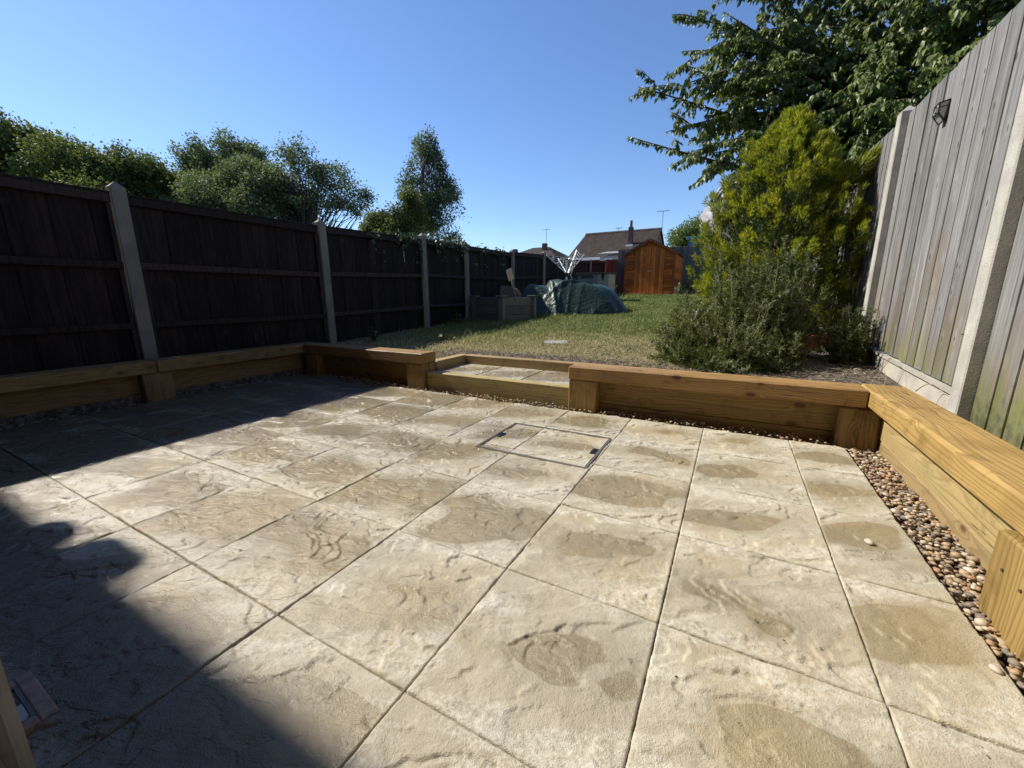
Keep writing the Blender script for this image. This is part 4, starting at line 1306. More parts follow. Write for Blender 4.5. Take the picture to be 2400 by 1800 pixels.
tips = [((1472, 320), 6.0, -0.05), ((1495, 203), 6.3, 0.03), ((1588, 40), 6.4, 0.03), ((1640, 425), 5.7, 0.12), ((1560, 310), 6.1, 0.05), ((1600, 120), 6.6, 0.05), ((1700, 30), 6.3, 0.05),
        ((1660, 200), 6.2, 0.08), ((1700, 330), 5.9, 0.1), ((1790, 60), 6.6, 0.06), ((1760, 250), 6.4, 0.08), ((1850, 160), 6.2, 0.08), ((1920, 60), 6.3, 0.08), ((1980, 240), 6.0, 0.08), ((1990, 330), 5.8, 0.1),
        ((2050, 130), 6.0, 0.08), ((2120, 40), 6.2, 0.08), ((2150, 120), 5.6, 0.08), ((1880, -60), 6.6, 0.08), ((2050, -80), 6.4, 0.08), ((2240, -20), 5.8, 0.08), ((2330, -80), 5.6, 0.08), ((1730, -90), 6.6, 0.06), ((2080, 240), 5.4, 0.1),
        ((1930, 400), 6.2, 0.08), ((1840, 330), 6.6, 0.08), ((1650, 290), 6.5, 0.06), ((1910, 300), 7.0, 0.08), ((2000, 180), 7.2, 0.05), ((1800, 180), 7.3, 0.05), ((2130, -10), 7.0, 0.05), ((1700, 150), 7.0, 0.05), ((2020, 60), 7.4, 0.05), ((1880, 230), 7.6, 0.05), ((1640, 350), 6.0, 0.06),
        ((2180, -60), 6.2, 0.06), ((2280, -60), 6.0, 0.06), ((2200, 40), 6.4, 0.06), ((2110, 80), 6.6, 0.06), ((2000, -30), 6.8, 0.06), ((2250, 10), 6.8, 0.06), ((2150, -100), 7.2, 0.05), ((1960, 130), 6.7, 0.06), ((1620, 250), 6.6, 0.1), ((1690, 110), 6.9, 0.1), ((1750, 160), 6.6, 0.1), ((1600, 200), 6.3, 0.12), ((1720, 260), 6.8, 0.1), ((1670, 360), 6.3, 0.08), ((1800, 110), 6.4, 0.1), ((1850, 250), 6.6, 0.1), ((1780, 300), 6.9, 0.1), ((1660, 80), 6.8, 0.1), ((2060, 190), 6.3, 0.08), ((1780, -20), 6.9, 0.06), ((1880, 20), 7.3, 0.05)]
for (uv, y, sag) in tips:
    e = w_at(uv[0], uv[1], y)
    s0 = hub_pts[rng.integers(0, 3)]
    main = limb(mb, s0, e, 0.045, 0.006, sag + 0.06, 12, 5, 0.04)
    twig_leaves(main[6:], 95)
    far = uv[0] < 1620
    for k in range(10 if not far else 10):
        i = rng.integers(4, 12)
        p = np.array(main[i])
        fw = (np.array(main[min(i + 1, 12)]) - p); fw /= np.linalg.norm(fw) + 1e-6
        ln = rng.uniform(0.3, 0.75) * (1.0 if not far else 0.75)
        e2 = p + (fw * 0.7 + rng.normal(size=3) * np.array([0.5, 0.5, 0.4]) + np.array([0, 0, -0.15])) * ln
        if e2[0] < 1.75 and e2[1] < 4.0: continue
        tw = limb(mb, p, e2, 0.010, 0.003, 0.10, 5, 4, 0.05)
        twig_leaves(tw[1:], 120)
        for q in range(2):
            e3 = np.array(tw[2 + q]) + (fw * 0.5 + rng.normal(size=3) * 0.5 + np.array([0, 0, -0.35])) * ln * 0.55
            tw2 = limb(mb, tw[2 + q], e3, 0.005, 0.002, 0.08, 4, 3, 0.05)
            twig_leaves(tw2, 100)
P, D = np.array(P), np.array(D)
n_ = len(P)
sz = rng.uniform(0.055, 0.095, n_)
V, F = inst(LEAF_V, LEAF_F, P, D, unit(n_) * 0.6 + np.array([-0.3, -0.5, 0.5]), np.stack([sz * 0.52, sz, sz * 0.8], 1))
np_mesh('crown', V, F, M['cherry'], ch, ch_loc)
mb.build('trunk', M['bark'], ch, ch_loc, smooth=True)

# ------------------------------------------------------------------ golden conifer
SPR_V = [(x * 1.35, y, z * 1.5) for x, y, z in [(0, 0, 0), (0.07, 0.3, 0.0), (0, 1, 0.03), (-0.07, 0.3, 0.0),
         (0.02, 0.15, 0), (0.16, 0.42, 0.02), (0.34, 0.72, 0.03), (0.12, 0.34, 0),
         (-0.02, 0.2, 0), (-0.14, 0.46, 0.02), (-0.33, 0.78, 0.03), (-0.11, 0.36, 0),
         (0.01, 0.45, 0), (0.10, 0.62, 0.02), (0.20, 0.95, 0.03), (0.06, 0.56, 0)]]
SPR_F = [(0, 1, 2), (0, 2, 3), (4, 5, 6), (4, 6, 7), (8, 10, 9), (8, 11, 10), (12, 13, 14), (12, 14, 15)]
co_loc = (0.86, 5.0, 0.31)
co = thing('golden_conifer', co_loc, 'bushy golden conifer with feathery upright plumes beside the grey fence', 'conifer')
ax = np.array(co_loc)
Pg, Dg, Ng, Sg, Pd, Dd_, Nd, Sd = [], [], [], [], [], [], [], []
mb = MB()
limb(mb, co_loc, (0.9, 5.0, 2.35), 0.055, 0.012, 0, 8, 7, 0.01)
prof_t = [0.0, 0.12, 0.3, 0.5, 0.7, 0.85, 1.0]
prof_r = [0.50, 0.66, 0.76, 0.74, 0.58, 0.37, 0.08]
for k in range(760):
    t = rng.random() ** 0.85
    an = rng.uniform(0, 2 * math.pi)
    r = 0.95 * np.interp(t, prof_t, prof_r) * (1 + 0.10 * math.sin(an * 3 + t * 7) + 0.08 * rng.normal())
    zt = 0.30 + t * 2.40
    cx = 0.86 + 0.05 * t
    tip = np.array([cx + math.cos(an) * r, 5.0 + math.sin(an) * r, zt + 0.02])
    if tip[0] > 1.56: tip[0] = 1.56 - rng.random() * 0.1
    out = np.array([math.cos(an), math.sin(an), 0.0])
    ln = rng.uniform(0.14, 0.34)
    tip = tip + (tip - np.array([cx, 5.0, zt])) * rng.normal() * 0.10
    dirv = out * rng.uniform(0.25, 0.8) + np.array([0, 0, rng.uniform(0.6, 1.0)]) + rng.normal(size=3) * 0.18
    dirv /= np.linalg.norm(dirv)
    p0 = tip - dirv * ln
    side = np.cross(dirv, rng.normal(size=3)); side /= np.linalg.norm(side)
    for i in range(100):
        s = rng.random() ** 0.7
        wv = (1 - s) * 0.35 + 0.12
        sd2 = rng.normal(size=3); sd2 -= dirv * sd2.dot(dirv); sd2 /= np.linalg.norm(sd2) + 1e-6
        p = p0 + dirv * ln * s + sd2 * rng.random() ** 0.8 * wv * 0.13
        d = dirv + sd2 * rng.uniform(0.25, 0.75) + rng.normal(size=3) * 0.15
        n = np.cross(d, rng.normal(size=3))
        sc = rng.uniform(0.026, 0.055)
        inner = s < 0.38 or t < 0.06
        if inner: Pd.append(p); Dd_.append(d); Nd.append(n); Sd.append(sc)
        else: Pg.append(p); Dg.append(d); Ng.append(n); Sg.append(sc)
for k in range(9000):
    t = rng.random(); an = rng.uniform(0, 2 * math.pi)
    r = np.interp(t, prof_t, prof_r) * rng.uniform(0.35, 0.80)
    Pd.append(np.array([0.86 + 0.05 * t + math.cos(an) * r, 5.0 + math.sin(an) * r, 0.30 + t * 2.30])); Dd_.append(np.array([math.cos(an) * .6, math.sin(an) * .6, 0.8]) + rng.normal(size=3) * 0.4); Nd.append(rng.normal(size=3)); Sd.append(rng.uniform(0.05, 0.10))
# the long arm that reaches out to the fence post
for (e, cnt) in ((w_at(2066, 352, 4.75), 1100), (w_at(2035, 405, 4.9), 700), (w_at(1990, 385, 5.0), 420), (w_at(2010, 520, 4.8), 420), (w_at(1655, 470, 4.8), 220), (w_at(1645, 560, 4.7), 260)):
    p0 = np.array([0.95, 5.0, float(e[2]) - 0.55])
    pts = limb(mb, p0, e - (e - p0) * 0.1, 0.012, 0.003, -0.05, 6, 5, 0.02)
    dirv = (e - p0) / np.linalg.norm(e - p0)
    for i in range(cnt):
        s = 0.25 + 0.75 * rng.random()
        sd2 = rng.normal(size=3); sd2 -= dirv * sd2.dot(dirv); sd2 /= np.linalg.norm(sd2)
        Pg.append(p0 + (e - p0) * s + sd2 * rng.random() ** 0.7 * 0.21 * (1.15 - s)); Dg.append(dirv + sd2 * 0.6 + np.array([0, 0, 0.35])); Ng.append(np.cross(dirv, rng.normal(size=3))); Sg.append(rng.uniform(0.04, 0.075))
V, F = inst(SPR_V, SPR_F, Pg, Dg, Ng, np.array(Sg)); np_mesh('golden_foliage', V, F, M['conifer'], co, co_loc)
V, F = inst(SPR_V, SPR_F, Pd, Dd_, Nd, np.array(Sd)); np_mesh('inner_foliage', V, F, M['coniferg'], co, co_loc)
mb.build('trunk', M['bark'], co, co_loc, smooth=True)

# tall grey cover behind the conifer
gc = thing('covered_garden_chair', (0.72, 6.5, 0.4), 'tall hanging chair under a shiny silver grey cover behind the conifer', 'covered chair')
prof = [(0.40, 0.10), (0.58, 0.42), (0.72, 0.40), (0.95, 0.62), (1.25, 0.60), (1.55, 0.78), (1.95, 0.80), (2.2, 0.70), (2.4, 0.52), (2.55, 0.28), (2.6, 0.02)]
prof[0] = (0.38, 0.76)
prof[1] = (0.62, 0.72)
V, F = [], []
na = 40
for i, (z, r) in enumerate(prof):
    for a in range(na):
        an = 2 * math.pi * a / na
        rr = r * (1 + 0.05 * math.sin(an * 7 + z * 4) + 0.04 * math.sin(an * 3 + z * 9)) + 0.02 * rng.normal()
        V.append((0.78 + math.cos(an) * rr, 6.5 + math.sin(an) * rr * 0.85, z))
for i in range(len(prof) - 1):
    for a in range(na):
        a2 = (a + 1) % na
        F.append((i * na + a, i * na + a2, (i + 1) * na + a2, (i + 1) * na + a))
np_mesh('cover', V, F, M['sheet'], gc, (0.72, 6.5, 0.4), smooth=True)
# terracotta trough
pt = thing('planter_trough', (1.22, 4.42, 0.3), 'terracotta trough planter half hidden by the rosemary near the grey fence', 'planter')
mb = MB()
a0, a1, b0, b1 = 0.93, 1.47, 4.30, 4.52
mb.add([(a0 + .03, b0 + .02, 0.27), (a1 - .03, b0 + .02, 0.27), (a1 - .03, b1 - .02, 0.27), (a0 + .03, b1 - .02, 0.27), (a0, b0, 0.44), (a1, b0, 0.44), (a1, b1, 0.44), (a0, b1, 0.44)],
       [(0, 3, 2, 1), (0, 1, 5, 4), (1, 2, 6, 5), (2, 3, 7, 6), (3, 0, 4, 7)])
mb.build('body', M['terra'], pt)
r_ = MB()
r_.box(a0 - .012, a1 + .012, b0 - .012, b0 + .012, 0.425, 0.452, 0.004); r_.box(a0 - .012, a1 + .012, b1 - .012, b1 + .012, 0.425, 0.452, 0.004)
r_.box(a0 - .012, a0 + .012, b0 + .012, b1 - .012, 0.425, 0.452, 0.004); r_.box(a1 - .012, a1 + .012, b0 + .012, b1 - .012, 0.425, 0.452, 0.004)
r_.build('rim', M['terra'], pt)
MB().box(a0 + .012, a1 - .012, b0 + .012, b1 - .012, 0.40, 0.435).build('soil', M['sandbed'], pt)

# ------------------------------------------------------------------ rosemary
NEED_V = [(0, 0, 0), (0.12, 0.5, 0.03), (0, 1, 0), (-0.12, 0.5, 0.03)]
NEED_F = [(0, 1, 2), (0, 2, 3)]


def rosemary(name, loc, label, clumps, group=None, need=0.03, cat='rosemary'):
    t = thing(name, loc, label, cat, group)
    mb = MB(); P, D, N, S = [], [], [], []
    for (bx, by, bz, hx, hy, hz, ns) in clumps:
        for k in range(ns):
            b = np.array([bx + rng.normal() * 0.07, by + rng.normal() * 0.07, bz])
            d = unit(1)[0]; d[2] = abs(d[2])
            rr = rng.random() ** 0.45
            e = np.array([bx, by, bz]) + d * np.array([hx, hy, hz]) * rr * (0.85 + 0.3 * rng.random())
            L = np.linalg.norm(e - b)
            n = 7
            out = np.array([d[0], d[1], 0])
            curl = rng.normal(size=3) * 0.05
            pts = []
            for i in range(n + 1):
                s = i / n
                p = b + (e - b) * s + out * 0.18 * L * math.sin(s * math.pi) + np.array([0, 0, -0.22 * L * math.sin(s * math.pi)]) + curl * L * math.sin(s * 5) + rng.normal(size=3) * 0.008
                pts.append(p)
            mb.tube(pts, [0.0035 - 0.002 * i / n for i in range(n + 1)], 3, cap=False)
            for sh_ in range(4):
                i = rng.integers(2, n)
                tn = pts[i] - pts[i - 1]; tn /= np.linalg.norm(tn) + 1e-9
                sl = rng.uniform(0.06, 0.17)
                e2 = pts[i] + (tn * 0.6 + unit(1)[0] * 0.9 + np.array([0, 0, 0.25])) * sl
                mb.tube([pts[i], e2], [0.002, 0.001], 3, cap=False)
                for q in range(int(sl * 300)):
                    s = rng.uniform(0.15, 1)
                    tn2 = e2 - pts[i]; tn2 /= np.linalg.norm(tn2)
                    sd2 = rng.normal(size=3); sd2 -= tn2 * sd2.dot(tn2); sd2 /= np.linalg.norm(sd2)
                    P.append(pts[i] + (e2 - pts[i]) * s); D.append(tn2 * rng.uniform(0.35, 1.0) + sd2); N.append(np.cross(sd2, tn2) + rng.normal(size=3) * 0.4); S.append(need * rng.uniform(0.65, 1.2))
            nn = int(L * 210)
            for q in range(nn):
                s = 1 - (rng.random() ** 1.4) * min(1.0, 0.42 / max(L, 0.05)) * 1.0
                s = max(0.1, s)
                i = min(n - 1, int(s * n)); f = s * n - i
                p = pts[i] * (1 - f) + pts[i + 1] * f
                tn = pts[i + 1] - pts[i]; tn /= np.linalg.norm(tn) + 1e-9
                sd2 = rng.normal(size=3); sd2 -= tn * sd2.dot(tn); sd2 /= np.linalg.norm(sd2)
                P.append(p); D.append(tn * rng.uniform(0.35, 1.0) + sd2); N.append(np.cross(sd2, tn) + rng.normal(size=3) * 0.4); S.append(need * rng.uniform(0.65, 1.25))
    V, F = inst(NEED_V, NEED_F, P, D, N, np.array(S))
    np_mesh('needles', V, F, M['rosemary'], t, loc)
    mb.build('stems', M['twig'], t, loc)
    return t


rosemary('rosemary_bush', (0.8, 3.75, 0.27), 'large sprawling grey green rosemary bush in front of the golden conifer',
         [(0.80, 3.80, 0.27, 0.40, 0.40, 1.02, 230), (0.58, 3.68, 0.27, 0.60, 0.42, 0.84, 210), (0.96, 3.85, 0.4, 0.16, 0.2, 0.92, 40), (0.55, 3.9, 0.5, 0.2, 0.2, 0.76, 30), (0.8, 3.7, 0.5, 0.25, 0.2, 0.80, 30), (0.30, 3.45, 0.26, 0.33, 0.36, 0.54, 210), (0.55, 3.25, 0.25, 0.42, 0.35, 0.36, 170), (0.85, 3.45, 0.26, 0.26, 0.3, 0.34, 50)], need=0.034)
rosemary('rosemary_bush', (1.40, 3.78, 0.3), 'small upright rosemary beside the planter at the foot of the grey fence post', [(1.43, 3.82, 0.30, 0.085, 0.11, 0.44, 42)], need=0.042)
# leafy weeds and small plants
WE = 'weeds along the fences'


def weed(loc, label, h, r, n, mat, leaf=0.05, group=WE):
    t = thing('weed', loc, label, 'weed', group)
    mb = MB(); P, D = [], []
    for k in range(max(3, n // 14)):
        e = np.array(loc) + np.array([rng.normal() * r * 0.6, rng.normal() * r * 0.6, h * rng.uniform(0.5, 1)])
        mb = MB()
        pts = limb(mb, loc, e, 0.004, 0.0015, 0, 5, 4, 0.08)
        mb.build('stem', M['twig'], t, loc)
        for i in range(14):
            s = rng.integers(1, 6)
            P.append(np.array(pts[s]) + rng.normal(size=3) * 0.015); D.append(rng.normal(size=3) + np.array([0, 0, 0.4]))
    P, D = np.array(P), np.array(D)
    V, F = inst(LEAF_V, LEAF_F, P, D, unit(len(P)) + np.array([0, 0, 0.8]), rng.uniform(0.6, 1.2, len(P)) * leaf)
    np_mesh('leaves', V, F, mat, t, loc)


weed((-0.85, 15.1, 0.86), 'tall weed in front of the back fence to the right of the shed', 0.95, 0.22, 160, M['treeB'], 0.10)
weed((-1.15, 14.3, 0.83), 'low leafy weed at the right front corner of the shed', 0.42, 0.22, 110, M['treeB'], 0.08)
weed((-0.35, 14.6, 0.85), 'leafy weed between the back fence and the covered chair', 0.6, 0.3, 140, M['treeB'], 0.09)
weed((-2.95, 12.6, 0.74), 'leafy weed beside the storage box and the shed', 0.4, 0.22, 110, M['treeA'], 0.08)
weed((-3.45, 13.3, 0.78), 'dark weed at the left front corner of the shed', 0.45, 0.25, 120, M['treeA'], 0.08)
weed((-2.6, 3.55, 0.25), 'low weed in the shaded grass behind the left sleeper wall', 0.13, 0.12, 60, M['ivy'], 0.05)
weed((-3.6, 3.3, 0.25), 'low weed at the foot of the second dark fence panel', 0.15, 0.12, 60, M['ivy'], 0.05)
weed((-3.8, 5.4, 0.34), 'low weed at the foot of the short dark fence panel', 0.2, 0.15, 70, M['ivy'], 0.05)
tw = thing('dead_twigs', (1.45, 2.75, 0.27), 'few dry bent twigs poking up between the bench end and the gravel board', 'twigs')
for (a, b) in (((1.36, 2.62, 0.25), (1.44, 2.86, 0.36)), ((1.40, 2.90, 0.27), (1.53, 3.12, 0.40)), ((1.50, 2.52, 0.30), (1.57, 2.40, 0.33)), ((1.46, 3.2, 0.28), (1.52, 3.05, 0.45))):
    m2 = MB(); limb(m2, a, b, 0.0028, 0.0012, 0.12, 6, 4, 0.08); m2.build('twig', M['twig'], tw)
sn = thing('dry_stem', (1.6, 2.36, 0.66), 'thin straw coloured stem stuck between a board and the near post', 'stem')
m2 = MB(); limb(m2, (1.595, 2.44, 0.640), (1.562, 2.30, 0.655), 0.0022, 0.0012, 0.02, 5, 4, 0.02); m2.build('stalk', M['twig'], sn)

# ------------------------------------------------------------------ lawn grass
def make_grass():
    N = 190000
    u = rng.random(N)
    y = 2.62 + (u ** 1.7) * 12.2
    x = rng.uniform(-4.0, 1.5, N)
    keep = np.ones(N, bool)
    a = np.sin(x * 2.2 + 0.5) * np.sin(y * 1.9 + 1.0)
    dens = np.clip((y - 2.8) / 0.75, 0.16, 1.0)
    dens = np.where(x < -2.3, np.maximum(dens, 0.8), dens)
    dens = np.where((x > 0.15) & (y < 6.3), np.clip((0.62 - x) * 1.5, 0.0, 1.0) * np.where(y < 3.3, 0.5, 1), dens)
    keep &= rng.random(N) < dens * (0.72 + 0.28 * (a > -0.4))
    keep &= ~((x > -2.02) & (x < -0.36) & (y < 3.06))
    keep &= ~((x > -3.86) & (x < -2.86) & (y > 5.92) & (y < 6.85))
    keep &= ~((x > -3.05) & (x < -1.3) & (y > 14.3))
    keep &= ~((abs(x + 1.31) < 0.13) & (abs(y - 4.03) < 0.13))
    x, y = x[keep], y[keep]
    n = len(x)
    z = zg(y) + 0.012 * np.sin(x * 2.1 + y * 1.3) * np.cos(y * 1.7 - x)
    patch = 0.5 + 0.5 * np.sin(x * 1.4 + 1.2) * np.sin(y * 1.1 + 0.4)
    h = rng.uniform(0.016, 0.05, n) * np.interp(y, [2.6, 3.6, 6, 14], [0.6, 0.85, 1.25, 1.5]) * (0.7 + 0.6 * patch)
    tall = rng.random(n) < 0.02
    h = np.where(tall, h * 2.1, h)
    edge = (x < -2.2) & (rng.random(n) < 0.5)
    h = np.where(edge, h * 1.7, h)
    w = np.interp(np.hypot(x - CAM.x, y - CAM.y), [3, 6, 15], [0.0035, 0.0055, 0.011]) * rng.uniform(0.7, 1.2, n)
    an = rng.uniform(0, 2 * np.pi, n)
    lean = rng.uniform(0.15, 1.5, n) * np.interp(y, [2.6, 5], [1.5, 0.8])
    dx, dy = np.cos(an), np.sin(an)
    b = np.stack([x, y, z - 0.004], 1)
    sd = np.stack([-dy, dx, np.zeros(n)], 1) * w[:, None] * 0.5
    md = b + np.stack([dx * lean * h * 0.35, dy * lean * h * 0.35, h * 0.62], 1)
    tp = b + np.stack([dx * lean * h, dy * lean * h, h * (1.0 - 0.25 * np.clip(lean, 0, 1.3))], 1)
    V = np.stack([b - sd, b + sd, md + sd * 0.8, md - sd * 0.8, tp], 1).reshape(-1, 3)
    k = (np.arange(n) * 5)[:, None]
    F = np.concatenate([k + np.array([0, 1, 2]), k + np.array([0, 2, 3]), k + np.array([3, 2, 4])])
    o = np_mesh('grass', V, F, M['grass'])
    tag(o, 'patchy lawn grass, straw coloured near the patio and green further up', kind='stuff')


make_grass()
# straw litter and bark crumbs on the bare soil
n_ = 5200
x = rng.uniform(-2.2, 1.52, n_); y = 2.50 + (rng.random(n_) ** 1.3) * 1.6
ok = ~((x > -2.02) & (x < -0.36) & (y < 3.06))
x, y = x[ok], y[ok]; n_ = len(x)
z = zg(y) + 0.006
a = rng.uniform(0, 6.28, n_)
LIT_V = [(-0.5, 0, 0), (0.5, 0, 0.1), (0.35, 1, 0.25), (-0.4, 0.9, 0.05)]
sz = rng.uniform(0.008, 0.03, n_)
V, F = inst(LIT_V, [(0, 1, 2), (0, 2, 3)], np.stack([x, y, z], 1), np.stack([np.cos(a), np.sin(a), rng.uniform(-.2, .3, n_)], 1), np.stack([rng.normal(size=n_) * .4, rng.normal(size=n_) * .4, np.ones(n_)], 1), np.stack([sz * 0.35, sz, sz], 1))
M['litter'] = mat_leaf('soil_litter', [(0.0, (0.05, 0.038, 0.028)), (0.45, (0.13, 0.10, 0.07)), (0.8, (0.27, 0.22, 0.15)), (1.0, (0.42, 0.36, 0.26))], 0.85, 0.05, 0.2)
tag(np_mesh('soil_litter', V, F, M['litter']), 'dry straw and bark crumbs lying on the bare soil behind the sleepers', kind='stuff')

# stepping stones
for (sx, sy, lab) in ((-1.31, 4.04, 'nearest stepping stone sunk in the dry lawn'), (-1.33, 4.78, 'middle stepping stone half grown over by grass'), (-1.38, 5.45, 'farthest stepping stone in the greener lawn')):
    z = float(zg(sy)) - (0.022 if sy < 4.5 else 0.034)
    Mx = Matrix.Translation((sx, sy, z)) @ Matrix.Rotation(0.2, 4, 'Z') @ Matrix.Rotation(0.04, 4, 'X')
    o = MB().box(-0.15, 0.15, -0.14, 0.14, -0.03, 0.03, 0.006, Mx).build('stepping_stone', M['slabgrey'], None, (sx, sy, z))
    tag(o, lab, 'stepping stone', 'stepping stones in the lawn')

# ------------------------------------------------------------------ raised bed with things in it
rb = thing('raised_bed', (-3.3, 6.4, 0.36), 'weathered grey timber raised bed with corner posts in front of the dark fence', 'raised bed')
ang = math.atan2(6.52 - 5.90, -2.80 + 3.14)
pA, pB, pC = Vector((-3.87, 6.12)), Vector((-3.14, 5.90)), Vector((-2.80, 6.50))
pD = pA + (pC - pB)
ztop, zb0 = 0.815, 0.34


def bed_side(a, b):
    d = (b - a); n = 3
    for k in range(n):
        z0 = zb0 + (ztop - zb0) * k / n
        mb = MB().beam((a.x, a.y, z0 + 0.079), (b.x, b.y, z0 + 0.079), 0.03, 0.152, (0, 0, 1), 0.005)
        mid = (a + b) / 2
        o = mb.build('board', M['oldX'], rb, (mid.x, mid.y, z0))


for a, b in ((pA, pB), (pB, pC), (pC, pD), (pD, pA)): bed_side(a, b)
for q in (pA, pB, pC, pD):
    MB().box(q.x - 0.05, q.x + 0.05, q.y - 0.05, q.y + 0.05, zb0 - 0.05, ztop + 0.01, 0.006).build('corner_post', M['oldZ'], rb, (q.x, q.y, 0.6))
    MB().box(q.x - 0.085, q.x + 0.085, q.y - 0.075, q.y + 0.075, ztop + 0.012, ztop + 0.035, 0.005).build('post_cap', M['oldX'], rb, (q.x, q.y, ztop))
cen = (pA + pB + pC + pD) / 4
mb = MB(); mb.add([(p.x, p.y, 0.72) for p in (pA, pB, pC, pD)], [(0, 1, 2, 3)])
mb.build('soil', M['sandbed'], rb)
ob = thing('curved_board', (-3.35, 6.5, 0.72), 'pale brown board with a curved top standing in the raised bed', 'board')
q = [(-3.52, 0.72), (-3.10, 0.72), (-3.08, 0.88), (-3.14, 0.96), (-3.24, 1.0), (-3.36, 1.03), (-3.50, 1.045), (-3.535, 0.95)]
MB().poly(q, 'y', 6.52, 6.545).build('panel', M['card'], ob)
sp = thing('garden_spade', (-3.0, 6.45, 0.72), 'wooden handled spade leaning upside down against the dark fence in the raised bed', 'spade')
pA3, pB3 = w_at(1210, 692, 6.45), w_at(1199, 655, 6.5)
pC3 = w_at(1194, 637, 6.52)
MB().tube([pA3 - np.array([0, 0, .12]), pB3], 0.016, 7).build('shaft', M['spade'], sp)
dv = Vector(pC3 - pB3)
mb = MB().beam(Vector(pB3) - dv * 0.1, Vector(pC3) + dv * 0.35, 0.125, 0.012, (0, -1, 0.2), 0.003)
mb.build('blade', M['card'], sp)

# ------------------------------------------------------------------ green tarpaulin heap
tp = thing('tarpaulin_heap', (-2.5, 7.9, 0.45), 'crumpled dark green tarpaulin covering a heap on the lawn', 'tarpaulin')
def tarp_mesh():
    NA, NR = 190, 60
    cx, cy = -2.70, 7.95
    ex = np.array([0.93, 0.37]); ey = np.array([-0.37, 0.93])

    def smin(vals, k):
        vals = np.array(vals)
        m0 = vals.min()
        return m0 - k * math.log(np.exp(-(vals - m0) / k).sum())

    def H(a, b):
        main = smin([0.73 - 0.02 * a - 0.06 * b, 0.73 - 0.22 * (a + 0.05), 1.7 * (b + 0.74), 1.9 * (0.70 - b), 1.7 * (1.30 - a) - 0.1 * b, 2.3 * (a + 0.66), 1.2 * (1.22 - 0.72 * a + 0.75 * b), 1.5 * (0.78 + 0.75 * a + 0.6 * b)], 0.07)
        left = smin([0.60 - 0.14 * (a + 0.8) - 0.1 * b, 1.5 * (b + 0.66), 1.8 * (0.62 - b), 1.5 * (a + 1.24), 1.6 * (0.1 - a)], 0.06)
        k = 0.03
        m0 = max(main, left)
        z = m0 + k * math.log(math.exp((main - m0) / k) + math.exp((left - m0) / k))
        fr = max(0.0, min(1.0, z / 0.8))
        w1 = abs(math.sin(5.0 * a + 6.5 * b + 1.4 * math.sin(3 * b + a)))
        w2 = abs(math.sin(9.0 * a - 4.0 * b + 1.8 * math.sin(4 * a)))
        z += 0.075 * (1 - w1 ** 0.6) * (1.10 - fr) * (0.55 + 0.45 * (a < -0.1)) + 0.034 * (1 - w2 ** 0.5) * (1 - 0.6 * fr)
        z += 0.05 * math.exp(-((b + 0.30 - 0.32 * (a - 0.1)) / 0.035) ** 2) * (a > -0.45) * (a < 0.55)
        z += 0.045 * math.exp(-((a + 0.36 + 0.22 * b) / 0.035) ** 2) * (b < 0.2)
        z += 0.002 * math.sin(23 * a + 5 * b) * math.sin(17 * b - 4 * a)
        return z

    V = []
    R = []
    for ia in range(NA):
        th = 2 * math.pi * ia / NA
        r_ = 0.25
        while r_ < 1.9 and H(math.cos(th) * r_, math.sin(th) * r_) > 0.02: r_ += 0.015
        R.append(r_ * (1 + 0.02 * math.sin(th * 17) + 0.015 * math.sin(th * 31)))
    R = np.array(R); R = (R + np.roll(R, 1) + np.roll(R, -1)) / 3
    for ir in range(NR + 1):
        rho = (ir / NR) ** 0.9
        for ia in range(NA):
            th = 2 * math.pi * ia / NA
            a, b = math.cos(th) * R[ia] * rho, math.sin(th) * R[ia] * rho
            p = np.array([cx, cy]) + ex * a + ey * b
            z = max(0.012, H(a, b))
            if rho > 0.97: z = 0.0
            V.append((p[0], p[1], float(zg(p[1])) + z))
    F = []
    for ir in range(NR):
        for ia in range(NA):
            i2 = (ia + 1) % NA
            F.append((ir * NA + ia, (ir + 1) * NA + ia, (ir + 1) * NA + i2, ir * NA + i2))
    return V, F
V, F = tarp_mesh()
np_mesh('cover_sheet', V, F, M['tarp'], tp, (-2.5, 7.9, 0.45), smooth=True)

# ------------------------------------------------------------------ rotary clothes dryer
dr_y = 9.5
hub = w_at(1330, 644, dr_y)
rd = thing('rotary_dryer', (hub[0], dr_y, float(zg(dr_y))), 'half folded silver rotary clothes dryer rising behind the green tarpaulin', 'clothes dryer')
MB().tube([(hub[0], dr_y, float(zg(dr_y)) - 0.1), tuple(w_at(1328, 609, dr_y))], 0.022, 8).build('pole', M['alu'], rd)
MB().tube([hub - np.array([0, 0, .05]), hub + np.array([0, 0, .05])], 0.045, 10).build('hub', M['blackmet'], rd)
armtips = [w_at(1281, 598, 9.25), w_at(1352, 586, 9.95), w_at(1370, 597, 9.15), w_at(1308, 606, 9.9)]
ptop = w_at(1328, 612, dr_y)
for e in armtips:
    a_ = MB().beam(hub, e, 0.022, 0.030, (0, 0, 1), 0.002).build('arm', M['alu'], rd)
    mid = hub + (e - hub) * 0.52
    MB().beam(mid, ptop + np.array([0, 0, 0.07]) + (e - hub) * np.array([.25, .25, 0]), 0.014, 0.018).build('strut', M['alu'], rd)
    MB().box(mid[0] - .02, mid[0] + .02, mid[1] - .02, mid[1] + .02, mid[2] - .02, mid[2] + .02, 0.004).build('bracket', M['blackmet'], rd)
ln = MB()
for f_ in (0.3, 0.42, 0.54, 0.66, 0.78, 0.9, 0.98):
    q = [hub + (e - hub) * f_ for e in (armtips[0], armtips[2], armtips[1], armtips[3])]
    for i in range(4):
        a_, b_ = q[i], q[(i + 1) % 4]
        m_ = (a_ + b_) / 2 - np.array([0, 0, 0.05])
        ln.tube([a_, m_, b_], 0.0035, 3)
